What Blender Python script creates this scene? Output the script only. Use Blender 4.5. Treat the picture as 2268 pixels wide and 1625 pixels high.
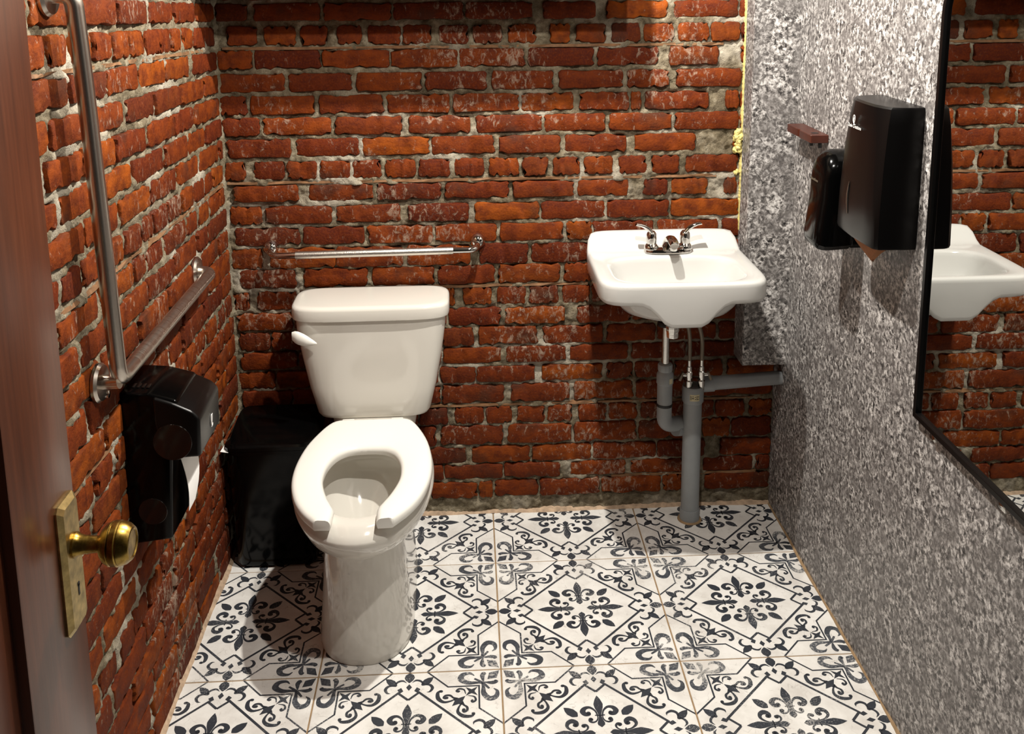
import bpy, bmesh, math, random
import numpy as np
from mathutils import Vector, Matrix

for o in list(bpy.data.objects):
    bpy.data.objects.remove(o, do_unlink=True)
S = bpy.context.scene
C = S.collection

# ---------------------------------------------------------------- camera
W, H = 2268, 1625
FPX, PCX, PCY = 2201.754, 1156.813, 354.045
CAM = Vector((-0.05905, -2.63995, 1.71131))
PITCH, ROLL, YAW = 0.190532, 0.006296, -0.054803
RM = (Matrix.Rotation(YAW, 3, 'Z') @ Matrix.Rotation(-PITCH, 3, 'X') @ Matrix.Rotation(ROLL, 3, 'Y'))
cd = bpy.data.cameras.new('camera')
cam = bpy.data.objects.new('camera', cd)
C.objects.link(cam)
m3 = Matrix((RM.col[0], RM.col[2], -RM.col[1])).transposed()
cam.matrix_world = Matrix.Translation(CAM) @ m3.to_4x4()
cd.sensor_fit = 'HORIZONTAL'
cd.sensor_width = 36.0
cd.lens = FPX / W * 36.0
cd.shift_x = (W / 2 - PCX) / W
cd.shift_y = (PCY - H / 2) / W
cd.clip_start = 0.02
S.camera = cam

# ---------------------------------------------------------------- world, exposure
wd = bpy.data.worlds.new('world')
S.world = wd
wd.use_nodes = True
wd.node_tree.nodes['Background'].inputs[0].default_value = (1.0, 0.86, 0.72, 1)
wd.node_tree.nodes['Background'].inputs[1].default_value = 0.012
S.view_settings.view_transform = 'Standard'
S.view_settings.look = 'None'
S.view_settings.exposure = 0.45
S.view_settings.gamma = 1.0
S.view_settings.use_curve_mapping = False

LAMP_A = Vector((0.20, -1.15, 2.35))
LAMP_B = Vector((0.15, -0.40, 2.35))
LAMP_POWER = {'A': 54.0, 'B': 118.0}
LAMP_COL = (1.0, 0.95, 0.87)

# ---------------------------------------------------------------- room dimensions (metres)
YB = 0.2776      # back wall
XL = -0.783      # left wall
XR = 0.8954      # right wall
YF = -2.2        # door side
ZC = 2.385       # ceiling
TILE = 0.45


def ray(px, py):
    return RM @ Vector(((px - PCX) / FPX, 1.0, -(py - PCY) / FPX))


def hit(px, py, ax, val):
    d = ray(px, py)
    return CAM + d * ((val - CAM[ax]) / d[ax])


# ---------------------------------------------------------------- material helpers
def srgb(r, g, b):
    f = lambda c: ((c / 255 + 0.055) / 1.055) ** 2.4 if c / 255 > 0.04045 else c / 255 / 12.92
    return (f(r), f(g), f(b), 1.0)


class MB:
    def __init__(self, name):
        self.m = bpy.data.materials.new(name)
        self.m.use_nodes = True
        self.t = self.m.node_tree
        self.b = self.t.nodes['Principled BSDF']

    def n(self, typ, **kw):
        nd = self.t.nodes.new(typ)
        for k, v in kw.items():
            if k.startswith('i_'):
                nd.inputs[k[2:].replace('_', ' ')].default_value = v
            else:
                setattr(nd, k, v)
        return nd

    def l(self, a, b):
        self.t.links.new(a, b)

    def pos(self):
        return self.n('ShaderNodeNewGeometry').outputs['Position']

    def mapping(self, vec, scale=(1, 1, 1), loc=(0, 0, 0)):
        mp = self.n('ShaderNodeMapping')
        mp.inputs['Scale'].default_value = scale
        mp.inputs['Location'].default_value = loc
        self.l(vec, mp.inputs['Vector'])
        return mp.outputs[0]

    def noise(self, vec, scale, detail=4, rough=0.55, dist=0.0):
        nd = self.n('ShaderNodeTexNoise')
        nd.inputs['Scale'].default_value = scale
        nd.inputs['Detail'].default_value = detail
        nd.inputs['Roughness'].default_value = rough
        nd.inputs['Distortion'].default_value = dist
        self.l(vec, nd.inputs['Vector'])
        return nd.outputs['Fac']

    def ramp(self, fac, stops, interp='LINEAR'):
        r = self.n('ShaderNodeValToRGB')
        r.color_ramp.interpolation = interp
        e = r.color_ramp.elements
        while len(e) < len(stops):
            e.new(0.5)
        for i, (p, c) in enumerate(stops):
            e[i].position = p
            e[i].color = c if len(c) == 4 else (*c, 1)
        self.l(fac, r.inputs[0])
        return r.outputs[0]

    def mix(self, fac, a, b, mode='MIX'):
        nd = self.n('ShaderNodeMix', data_type='RGBA', blend_type=mode)
        for s, v in ((nd.inputs[0], fac), (nd.inputs[6], a), (nd.inputs[7], b)):
            if hasattr(v, 'is_output'):
                self.l(v, s)
            else:
                s.default_value = v
        return nd.outputs[2]

    def bump(self, h, strength=0.5, dist=0.002):
        b = self.n('ShaderNodeBump')
        b.inputs['Strength'].default_value = strength
        b.inputs['Distance'].default_value = dist
        self.l(h, b.inputs['Height'])
        self.l(b.outputs[0], self.b.inputs['Normal'])

    def set(self, **kw):
        for k, v in kw.items():
            s = self.b.inputs[k.replace('_', ' ')]
            if hasattr(v, 'is_output'):
                self.l(v, s)
            else:
                s.default_value = v
        return self


def g3(v):
    return (v, v, v, 1)


def plain(name, col, rough=0.5, metal=0.0, coat=0.0, noise_amt=0.0, nscale=20, bump=0.0, **kw):
    m = MB(name)
    p = m.pos()
    if noise_amt:
        f = m.noise(p, nscale, 4)
        lo = tuple(c * (1 - noise_amt) for c in col[:3]) + (1,)
        hi = tuple(min(1, c * (1 + noise_amt)) for c in col[:3]) + (1,)
        m.set(Base_Color=m.ramp(f, [(0.3, lo), (0.7, hi)]))
    else:
        m.set(Base_Color=col)
    m.set(Roughness=rough, Metallic=metal, Coat_Weight=coat, **kw)
    if bump:
        m.bump(m.noise(p, 300, 4), bump, 0.0006)
    return m.m


def mat_brick():
    m = MB('brick_clay')
    p = m.pos()
    oi = m.n('ShaderNodeObjectInfo')
    base = m.ramp(oi.outputs['Random'], [
        (0.0, srgb(76, 26, 11)), (0.2, srgb(108, 45, 12)), (0.4, srgb(124, 56, 13)),
        (0.55, srgb(92, 34, 12)), (0.72, srgb(138, 67, 14)), (0.86, srgb(80, 34, 17)), (1.0, srgb(114, 49, 13))])
    # soft blotches within each brick
    n1 = m.noise(m.mapping(p, (1, 1, 1.6)), 22, 5, 0.6)
    base = m.mix(m.ramp(n1, [(0.38, g3(0)), (0.62, g3(0.75))]), base, srgb(68, 23, 12))
    n2 = m.noise(p, 160, 5, 0.65)
    base = m.mix(m.ramp(n2, [(0.45, g3(0)), (0.75, g3(0.45))]), base, srgb(130, 62, 20))
    # soot
    n5 = m.noise(m.mapping(p, (1, 1, 1), (4.1, 1.7, 9.2)), 9, 3, 0.5)
    base = m.mix(m.ramp(n5, [(0.60, g3(0)), (0.72, g3(0.6))]), base, srgb(62, 42, 32))
    # efflorescence and mortar smears
    area = m.noise(m.mapping(p, (1, 1, 1), (2.7, 5.1, 0.4)), 4.0, 2, 0.5)
    sp = m.noise(m.mapping(p, (1, 1, 0.6)), 70, 8, 0.72, 0.6)
    mul = m.n('ShaderNodeMath', operation='MULTIPLY_ADD')
    m.l(area, mul.inputs[0])
    mul.inputs[1].default_value = 0.50
    m.l(sp, mul.inputs[2])
    base = m.mix(m.ramp(mul.outputs[0], [(0.84, g3(0)), (0.97, g3(0.75))]), base, srgb(156, 138, 120))
    # lime runs trickling down the faces
    st = m.noise(m.mapping(p, (1, 1, 0.10), (6.2, 3.3, 1.1)), 95, 5, 0.7)
    ar = m.noise(m.mapping(p, (1, 1, 1), (7.7, 0.9, 4.4)), 5.5, 2, 0.5)
    ma = m.n('ShaderNodeMath', operation='MULTIPLY_ADD')
    m.l(ar, ma.inputs[0])
    ma.inputs[1].default_value = 0.6
    m.l(st, ma.inputs[2])
    base = m.mix(m.ramp(ma.outputs[0], [(1.01, g3(0)), (1.12, g3(0.6))]), base, srgb(180, 164, 146))
    m.set(Base_Color=base, Roughness=m.ramp(n2, [(0.3, g3(0.55)), (0.7, g3(0.85))]))
    m.b.inputs['Specular IOR Level'].default_value = 0.12
    mm = m.n('ShaderNodeMath', operation='ADD')
    m.l(n2, mm.inputs[0])
    m.l(m.noise(p, 45, 4, 0.6), mm.inputs[1])
    m.bump(mm.outputs[0], 0.55, 0.004)
    return m.m


def mat_mortar():
    m = MB('mortar_lime')
    p = m.pos()
    n1 = m.noise(p, 30, 6, 0.65)
    c = m.ramp(n1, [(0.28, srgb(76, 67, 52)), (0.5, srgb(122, 111, 91)), (0.68, srgb(160, 150, 129))])
    n2 = m.noise(m.mapping(p, (1, 1, 1), (3.3, 0.2, 7.7)), 5, 3, 0.5)
    c = m.mix(m.ramp(n2, [(0.50, g3(0)), (0.66, g3(0.7))]), c, srgb(198, 190, 174))
    n3 = m.noise(m.mapping(p, (1, 1, 1), (9, 4, 2)), 190, 5, 0.7)
    c = m.mix(m.ramp(n3, [(0.30, g3(0.75)), (0.42, g3(0))]), c, srgb(40, 34, 27))
    m.set(Base_Color=c, Roughness=0.95)
    m.b.inputs['Specular IOR Level'].default_value = 0.1
    mm = m.n('ShaderNodeMath', operation='ADD')
    m.l(n3, mm.inputs[0])
    m.l(m.noise(p, 80, 5, 0.7), mm.inputs[1])
    m.bump(mm.outputs[0], 0.9, 0.005)
    return m.m


def mat_laminate():
    m = MB('granite_laminate')
    p = m.pos()
    n1 = m.noise(p, 88, 8, 0.70, 0.5)
    c = m.ramp(n1, [(0.37, srgb(18, 17, 18)), (0.43, srgb(74, 71, 70)), (0.495, srgb(130, 126, 123)), (0.55, srgb(186, 182, 179)), (0.64, srgb(224, 221, 218))])
    n2 = m.noise(m.mapping(p, (1, 1, 1), (5, 2, 8)), 20, 4, 0.6)
    c = m.mix(m.ramp(n2, [(0.38, g3(0.75)), (0.60, g3(0))]), c, srgb(104, 100, 98))
    n3 = m.noise(m.mapping(p, (1, 1, 1), (1, 7, 3)), 150, 5, 0.7)
    c = m.mix(m.ramp(n3, [(0.34, g3(0.9)), (0.43, g3(0))]), c, srgb(52, 48, 48))
    m.set(Base_Color=c, Roughness=0.42)
    m.b.inputs['Specular IOR Level'].default_value = 0.3
    return m.m


def mat_tile():
    m = MB('glazed_tile')
    p = m.pos()
    n1 = m.noise(p, 9, 5, 0.6)
    c = m.ramp(n1, [(0.32, srgb(214, 210, 204)), (0.55, srgb(236, 234, 229)), (0.7, srgb(243, 241, 237))])
    n2 = m.noise(p, 28, 4, 0.6)
    vo = m.n('ShaderNodeTexVoronoi', feature='DISTANCE_TO_EDGE')
    vo.inputs['Scale'].default_value = 34
    wv = m.n('ShaderNodeVectorMath', operation='ADD')
    nz = m.n('ShaderNodeTexNoise')
    nz.inputs['Scale'].default_value = 40
    m.l(p, nz.inputs['Vector'])
    sc = m.n('ShaderNodeVectorMath', operation='SCALE')
    m.l(nz.outputs['Color'], sc.inputs[0])
    sc.inputs['Scale'].default_value = 0.04
    m.l(p, wv.inputs[0])
    m.l(sc.outputs[0], wv.inputs[1])
    m.l(wv.outputs[0], vo.inputs['Vector'])
    ck = m.ramp(vo.outputs['Distance'], [(0.0, g3(1)), (0.035, g3(0))])
    gate = m.ramp(n2, [(0.48, g3(0)), (0.62, g3(0.45))])
    f = m.mix(1.0, ck, gate, 'MULTIPLY')
    c = m.mix(f, c, srgb(150, 142, 132))
    m.set(Base_Color=c, Roughness=0.34)
    return m.m


def mat_ink():
    m = MB('tile_ink')
    p = m.pos()
    n = m.noise(p, 260, 5, 0.7)
    a = m.noise(p, 5.5, 3, 0.5)
    ad = m.n('ShaderNodeMath', operation='MULTIPLY_ADD')
    m.l(a, ad.inputs[0])
    ad.inputs[1].default_value = 0.7
    m.l(n, ad.inputs[2])
    c = m.ramp(ad.outputs[0], [(0.86, srgb(50, 54, 61)), (0.99, srgb(74, 78, 84)), (1.12, srgb(160, 158, 155))])
    m.set(Base_Color=c, Roughness=0.4)
    return m.m


def mat_ink_worn():
    m = MB('tile_ink_worn')
    p = m.pos()
    n = m.noise(p, 150, 6, 0.75)
    a = m.noise(p, 7.5, 3, 0.5)
    ad = m.n('ShaderNodeMath', operation='MULTIPLY_ADD')
    m.l(a, ad.inputs[0])
    ad.inputs[1].default_value = 0.8
    m.l(n, ad.inputs[2])
    c = m.ramp(ad.outputs[0], [(0.80, srgb(58, 62, 69)), (0.98, srgb(98, 101, 106)), (1.12, srgb(178, 176, 172))])
    m.set(Base_Color=c, Roughness=0.4)
    return m.m


def mat_door():
    m = MB('door_varnish')
    p = m.pos()
    n = m.noise(m.mapping(p, (30, 30, 1.6)), 3.0, 5, 0.6)
    c = m.ramp(n, [(0.3, srgb(60, 28, 13)), (0.55, srgb(74, 36, 18)), (0.75, srgb(84, 44, 25))])
    m.set(Base_Color=c, Roughness=0.33, Coat_Weight=0.25, Coat_Roughness=0.25)
    m.bump(n, 0.15, 0.001)
    return m.m


def mat_brushed(name, col, rough, axis):
    m = MB(name)
    p = m.pos()
    sc = {'z': (2, 2, 300), 'y': (2, 300, 2), 'x': (300, 2, 2)}[axis]
    n = m.noise(m.mapping(p, sc), 3.0, 3, 0.6)
    m.set(Base_Color=col, Metallic=1.0, Roughness=m.ramp(n, [(0.3, g3(rough * 0.8)), (0.7, g3(rough * 1.3))]))
    return m.m


def mat_brass():
    m = MB('aged_brass')
    p = m.pos()
    n = m.noise(p, 60, 5, 0.65)
    c = m.ramp(n, [(0.3, srgb(84, 64, 24)), (0.5, srgb(150, 122, 58)), (0.7, srgb(186, 158, 90))])
    m.set(Base_Color=c, Metallic=1.0, Roughness=0.28)
    return m.m


M = dict(
    brick=mat_brick(), mortar=mat_mortar(), laminate=mat_laminate(), tile=mat_tile(), ink=mat_ink(), ink_worn=mat_ink_worn(), door=mat_door(),
    brass=mat_brass(),
    plate_brass=plain('plate_brass', srgb(186, 164, 112), 0.34, 1.0, noise_amt=0.35, nscale=70),
    grout=plain('grout_tan', srgb(150, 124, 92), 0.9, noise_amt=0.2, nscale=40),
    caulk=plain('caulk_orange', srgb(184, 158, 132), 0.85, noise_amt=0.25, nscale=60, bump=0.4),
    wood_strip=plain('lath_wood', srgb(118, 84, 54), 0.75, noise_amt=0.35, nscale=45, bump=0.4),
    china=plain('vitreous_china', srgb(203, 202, 198), 0.10, 0.0, coat=0.3),
    biscuit=plain('biscuit_china', srgb(214, 210, 201), 0.10, 0.0, coat=0.3),
    seat=plain('seat_plastic', srgb(234, 232, 225), 0.22),
    steel=plain('brushed_steel', srgb(198, 190, 180), 0.27, 1.0),
    steel_y=mat_brushed('brushed_steel_rail', srgb(198, 190, 180), 0.30, 'y'),
    chrome=plain('chrome', srgb(214, 212, 208), 0.06, 1.0),
    knurl=plain('knurled_chrome', srgb(216, 212, 204), 0.33, 1.0, bump=1.0),
    black=plain('black_gloss_plastic', srgb(4, 4, 4), 0.14, Specular_IOR_Level=0.16),
    black_satin=plain('black_satin_plastic', srgb(7, 6, 6), 0.30, Specular_IOR_Level=0.24),
    smoke=plain('smoked_plastic', srgb(20, 17, 15), 0.10),
    white_mark=plain('white_print', srgb(232, 230, 226), 0.5),
    pvc=plain('grey_pvc', srgb(140, 144, 146), 0.42, noise_amt=0.06, nscale=25),
    sticker=plain('sticker_paper', srgb(196, 186, 150), 0.6),
    rubber=plain('black_rubber', srgb(14, 13, 12), 0.5),
    hose=plain('grey_hose', srgb(112, 102, 88), 0.45, 0.4),
    redwood=plain('red_wood', srgb(66, 27, 15), 0.4, noise_amt=0.25, nscale=60),
    tissue=plain('white_tissue', srgb(240, 239, 236), 0.85),
    kraft=plain('kraft_paper', srgb(156, 104, 66), 0.85, noise_amt=0.08, nscale=80),
    foam=plain('yellow_foam', srgb(206, 192, 120), 0.8, noise_amt=0.15, nscale=90, bump=0.6),
    plaster=plain('ceiling_paint', srgb(92, 80, 68), 0.9),
    mirror=plain('mirror_silver', (0.66, 0.67, 0.66, 1), 0.0, 1.0),
    water=plain('bowl_water', srgb(196, 200, 190), 0.03),
    glow=None,
)
g = MB('lamp_glow')
g.set(Base_Color=(1, 1, 1, 1), Emission_Color=(*LAMP_COL, 1), Emission_Strength=6.0)
M['glow'] = g.m


# ---------------------------------------------------------------- object helpers
def tag(o, label=None, cat=None, group=None, kind=None):
    for k, v in (('label', label), ('category', cat), ('group', group), ('kind', kind)):
        if v:
            o[k] = v
    return o


def empty(name, loc, label, cat, group=None, kind=None):
    o = bpy.data.objects.new(name, None)
    o.empty_display_size = 0.05
    C.objects.link(o)
    o.location = loc
    return tag(o, label, cat, group, kind)


def link(name, me, mat, parent=None, smooth=True, angle=40, world=True):
    """link a mesh given in world coordinates; under a parent it keeps its world place"""
    if mat is not None:
        if isinstance(mat, (list, tuple)):
            for mm in mat:
                me.materials.append(mm)
        else:
            me.materials.append(mat)
    if smooth:
        me.polygons.foreach_set('use_smooth', [True] * len(me.polygons))
        me.set_sharp_from_angle(angle=math.radians(angle))
    o = bpy.data.objects.new(name, me)
    C.objects.link(o)
    if parent is not None:
        o.parent = parent
        if world:
            chain, q = Matrix.Identity(4), parent
            while q is not None:
                chain = q.matrix_basis @ (q.matrix_parent_inverse @ chain if q.parent else chain)
                q = q.parent
            o.matrix_parent_inverse = chain.inverted()
    return o


def mesh(verts, faces, name='m'):
    me = bpy.data.meshes.new(name)
    me.from_pydata([tuple(v) for v in verts], [], faces)
    me.validate()
    me.update()
    return me


def bm_mesh(bm, name='m', recalc=True):
    if recalc:
        bmesh.ops.recalc_face_normals(bm, faces=bm.faces[:])
    me = bpy.data.meshes.new(name)
    bm.to_mesh(me)
    bm.free()
    return me


def box_mesh(x0, x1, y0, y1, z0, z1, bev=0.0, seg=2):
    bm = bmesh.new()
    bmesh.ops.create_cube(bm, size=1)
    for v in bm.verts:
        v.co = Vector((x0 + (v.co.x + .5) * (x1 - x0), y0 + (v.co.y + .5) * (y1 - y0), z0 + (v.co.z + .5) * (z1 - z0)))
    if bev:
        bmesh.ops.bevel(bm, geom=bm.edges[:], offset=bev, segments=seg, affect='EDGES', profile=0.5)
    return bm_mesh(bm)


def loft_mesh(rings, cap0=True, cap1=True):
    n = len(rings[0])
    verts = [p for r in rings for p in r]
    faces = []
    for i in range(len(rings) - 1):
        for j in range(n):
            k = (j + 1) % n
            faces.append((i * n + j, i * n + k, (i + 1) * n + k, (i + 1) * n + j))
    if cap0:
        faces.append(tuple(reversed(range(n))))
    if cap1:
        faces.append(tuple((len(rings) - 1) * n + j for j in range(n)))
    bm = bmesh.new()
    bv = [bm.verts.new(v) for v in verts]
    for f in faces:
        try:
            bm.faces.new([bv[i] for i in f])
        except ValueError:
            pass
    return bm_mesh(bm)


def lathe_mesh(profile, origin, axis=(0, 0, 1), n=28, cap=True):
    ax = Vector(axis).normalized()
    a = ax.orthogonal().normalized()
    b = ax.cross(a)
    o = Vector(origin)
    rings = []
    for r, h in profile:
        rings.append([o + ax * h + (a * math.cos(t) + b * math.sin(t)) * max(r, 1e-5) for t in [2 * math.pi * k / n for k in range(n)]])
    return loft_mesh(rings, cap, cap)


def fillet(pts, rad, seg=8):
    pts = [Vector(p) for p in pts]
    out = [pts[0]]
    for i in range(1, len(pts) - 1):
        p, a, b = pts[i], (pts[i - 1] - pts[i]), (pts[i + 1] - pts[i])
        r = rad[i - 1] if isinstance(rad, (list, tuple)) else rad
        r = min(r, a.length * .49, b.length * .49)
        s, e = p + a.normalized() * r, p + b.normalized() * r
        for k in range(seg + 1):
            t = k / seg
            out.append(s * (1 - t) ** 2 + p * 2 * t * (1 - t) + e * t * t)
    out.append(pts[-1])
    return out


def tube_mesh(path, r, n=16, cap=True):
    path = [Vector(p) for p in path]
    rings = []
    t0 = (path[1] - path[0]).normalized()
    nv = t0.orthogonal().normalized()
    for i, p in enumerate(path):
        if i == 0:
            t = t0
        elif i == len(path) - 1:
            t = (path[i] - path[i - 1]).normalized()
        else:
            t = ((path[i + 1] - path[i]).normalized() + (path[i] - path[i - 1]).normalized()).normalized()
        nv = (nv - t * nv.dot(t)).normalized()
        bv = t.cross(nv)
        rr = r[i] if isinstance(r, (list, tuple)) else r
        rings.append([p + (nv * math.cos(a) + bv * math.sin(a)) * rr for a in [2 * math.pi * k / n for k in range(n)]])
    return loft_mesh(rings, cap, cap)


def arc_resample(P, n):
    """resample a closed dense outline (m,2) to n points evenly spaced along it"""
    Q = np.vstack([P, P[:1]])
    L = np.concatenate([[0], np.cumsum(np.hypot(*np.diff(Q, axis=0).T))])
    t = np.linspace(0, L[-1], n, endpoint=False)
    return np.stack([np.interp(t, L, Q[:, 0]), np.interp(t, L, Q[:, 1])], -1)


def sq(hx, hy, e, cx, cy, z, n=64, zf=None):
    a = np.linspace(0, 2 * np.pi, 1600, endpoint=False)
    c, s_ = np.cos(a), np.sin(a)
    P = np.stack([cx + hx * np.sign(c) * np.abs(c) ** (2 / e), cy + hy * np.sign(s_) * np.abs(s_) ** (2 / e)], -1)
    return [Vector((x, y, z + (zf(x, y) if zf else 0))) for x, y in arc_resample(P, n)]


def prism_mesh(poly, axis, a0, a1, bev=0.0, seg=3):
    """extrude a 2-D polygon: axis 'y' -> poly is (x,z), axis 'x' -> poly is (y,z), axis 'z' -> (x,y)"""
    def mk(p, a):
        return {'y': (p[0], a, p[1]), 'x': (a, p[0], p[1]), 'z': (p[0], p[1], a)}[axis]
    bm = bmesh.new()
    v0 = [bm.verts.new(mk(p, a0)) for p in poly]
    v1 = [bm.verts.new(mk(p, a1)) for p in poly]
    bm.faces.new(v0)
    bm.faces.new(v1)
    n = len(poly)
    for i in range(n):
        bm.faces.new((v0[i], v0[(i + 1) % n], v1[(i + 1) % n], v1[i]))
    bmesh.ops.recalc_face_normals(bm, faces=bm.faces[:])
    if bev:
        bmesh.ops.bevel(bm, geom=bm.edges[:], offset=bev, segments=seg, affect='EDGES', profile=0.5, clamp_overlap=True)
    return bm_mesh(bm)


def join_mesh(meshes):
    bm = bmesh.new()
    for me in meshes:
        bm.from_mesh(me)
        bpy.data.meshes.remove(me)
    return bm_mesh(bm, recalc=False)


def text_mesh(body, size, mat4):
    cu = bpy.data.curves.new('t', 'FONT')
    cu.body = body
    cu.size = size
    cu.align_x = 'CENTER'
    cu.extrude = 0.0002
    o = bpy.data.objects.new('t', cu)
    C.objects.link(o)
    dg = bpy.context.evaluated_depsgraph_get()
    me = bpy.data.meshes.new_from_object(o.evaluated_get(dg))
    bpy.data.objects.remove(o, do_unlink=True)
    me.materials.clear()
    me.transform(mat4)
    return me


def smooth(a, b, x):
    t = np.clip((x - a) / (b - a), 0, 1)
    return t * t * (3 - 2 * t)


# ---------------------------------------------------------------- ceiling lamps
def ceiling_lamp(p, power, label):
    e = empty('ceiling_lamp', (p.x, p.y, ZC), label, 'lamp')
    link('trim_ring', lathe_mesh([(.046, .0), (.075, .0), (.077, -.004), (.072, -.009), (.050, -.010), (.046, -.006)], (p.x, p.y, ZC), n=40), M['china'], e)
    link('lens', lathe_mesh([(.046, -.003), (.030, -.005), (.001, -.006)], (p.x, p.y, ZC), n=40), M['glow'], e)
    ld = bpy.data.lights.new('downlight', 'SPOT')
    ld.energy = power
    ld.color = LAMP_COL
    ld.shadow_soft_size = 0.02
    ld.spot_size = math.radians(174)
    ld.spot_blend = 0.04
    lo = bpy.data.objects.new('downlight', ld)
    C.objects.link(lo)
    lo.parent = e
    lo.location = (0, 0, p.z - ZC)


ceiling_lamp(LAMP_A, LAMP_POWER['A'], 'round recessed ceiling downlight nearer the door')
ceiling_lamp(LAMP_B, LAMP_POWER['B'], 'round recessed ceiling downlight nearer the sink')

# ---------------------------------------------------------------- brick walls
rng = random.Random(7)
nrng = np.random.RandomState(5)


def vnoise(u, v, scale, seed):
    r = np.random.RandomState(seed)
    tab = r.rand(256, 256)
    x, y = u * scale, v * scale
    xi, yi = np.floor(x).astype(int), np.floor(y).astype(int)
    fx, fy = x - xi, y - yi
    fx, fy = fx * fx * (3 - 2 * fx), fy * fy * (3 - 2 * fy)
    g = lambda a, b: tab[a % 256, b % 256]
    return (g(xi, yi) * (1 - fx) + g(xi + 1, yi) * fx) * (1 - fy) + (g(xi, yi + 1) * (1 - fx) + g(xi + 1, yi + 1) * fx) * fy


def fbm(u, v, scale, seed, octs=4):
    t, a, s = 0, 1, 0
    for i in range(octs):
        t = t + a * (vnoise(u + 13.7 * i, v + 7.3 * i, scale * 2 ** i, seed + i) - .5)
        s += a
        a *= .55
    return t / s * 2


def brick_variant(w, h, seed):
    """irregular old brick, front face towards -Y, centred"""
    r = random.Random(seed)
    base = []
    nx, nz = 9, 4
    hw, hh = w / 2, h / 2
    cr = 0.007
    for i in range(nx + 1):
        base.append((-hw + cr + (w - 2 * cr) * i / nx, -hh))
    for i in range(nz + 1):
        base.append((hw, -hh + cr + (h - 2 * cr) * i / nz))
    for i in range(nx + 1):
        base.append((hw - cr - (w - 2 * cr) * i / nx, hh))
    for i in range(nz + 1):
        base.append((-hw, hh - cr - (h - 2 * cr) * i / nz))
    jit = []
    for (x, z) in base:
        d = r.uniform(-0.0022, 0.0024)
        if r.random() < 0.16:
            d += r.uniform(0.002, 0.009)
        L = math.hypot(x / hw, z / hh)
        jit.append((x - d * math.copysign(1, x) * (abs(x) / hw) ** 6, z - d * math.copysign(1, z) * (abs(z) / hh) ** 6))
    rings = []
    for (ins, dep) in ((0, 0.035), (0, 0.0045), (0.0012, 0.0012), (0.0032, 0.0)):
        ring = []
        for (x, z) in jit:
            sx, sz = (hw - ins) / hw, (hh - ins) / hh
            ring.append(Vector((x * sx, dep + (r.uniform(-.0006, .0006) if dep < .005 else 0), z * sz)))
        rings.append(ring)
    n = len(jit)
    verts = [p for q in rings for p in q]
    faces = []
    for i in range(3):
        for j in range(n):
            k = (j + 1) % n
            faces.append((i * n + j, (i + 1) * n + j, (i + 1) * n + k, i * n + k))
    # front face: strips from bottom edge to top edge
    o = 3 * n
    bot = [o + i for i in range(nx + 1)]
    right = [o + nx + 1 + i for i in range(nz + 1)]
    top = [o + nx + 1 + nz + 1 + i for i in range(nx + 1)]
    left = [o + 2 * (nx + 1) + nz + 1 + i for i in range(nz + 1)]
    for i in range(nx):
        faces.append((bot[i], bot[i + 1], top[nx - i - 1], top[nx - i]))
    faces.append(tuple([bot[nx]] + right + [top[0]]))
    faces.append(tuple([top[nx]] + left + [bot[0]]))
    me = bpy.data.meshes.new('brick')
    me.from_pydata([tuple(v) for v in verts], [], [tuple(reversed(f)) for f in faces])
    me.update()
    bm = bmesh.new()
    bm.from_mesh(me)
    bmesh.ops.recalc_face_normals(bm, faces=bm.faces[:])
    bm.to_mesh(me)
    bm.free()
    me.materials.append(M['brick'])
    me.polygons.foreach_set('use_smooth', [True] * len(me.polygons))
    me.set_sharp_from_angle(angle=math.radians(38))
    return me


SIZES = [0.045, 0.075, 0.10, 0.13, 0.16, 0.195]
BH = 0.054
VAR = {s: [brick_variant(s, BH, 100 + int(s * 1000) * 10 + k) for k in range(8)] for s in SIZES}

# courses: (name, top y, bottom y) in photo pixels near x=1050 on the back wall
CROWS = [('a', 5, 42, 0), ('b', 55, 95, 1), ('c', 108.5, 147, 0), ('d', 159, 197, 0), ('e', 208, 246.5, 0), ('f', 256, 293, 0),
         ('g', 302, 340, 0), ('h', 352, 389, 1), ('i', 404, 438, 0), ('j', 450, 487, 0), ('k', 496, 533, 0), ('l', 541, 584, 0),
         ('m', 588, 627, 0), ('n', 637, 674, 1), ('o', 683, 719, 0), ('p', 726, 763, 0), ('q', 770, 803, 0), ('r', 812, 846, 0),
         ('s', 853, 891, 0), ('t', 902, 937, 1), ('u', 943, 983, 0), ('v', 990, 1024, 0), ('w', 1029, 1059, 0), ('x', 1066, 1100, 0)]
COURSE = {}
for nm, yt, yb, hd in CROWS:
    z1 = hit(1050, yt, 1, YB).z
    z0 = hit(1050, yb, 1, YB).z
    COURSE[nm] = (z0, z1, hd)
ORDER = [c[0] for c in CROWS]
# two more courses above the picture
zt = COURSE['a'][1]
for k, nm in enumerate(('a1', 'a2')):
    COURSE[nm] = (zt + .012 + k * .066, zt + .012 + k * .066 + .054, 0)
    ORDER.insert(0, nm)

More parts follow.
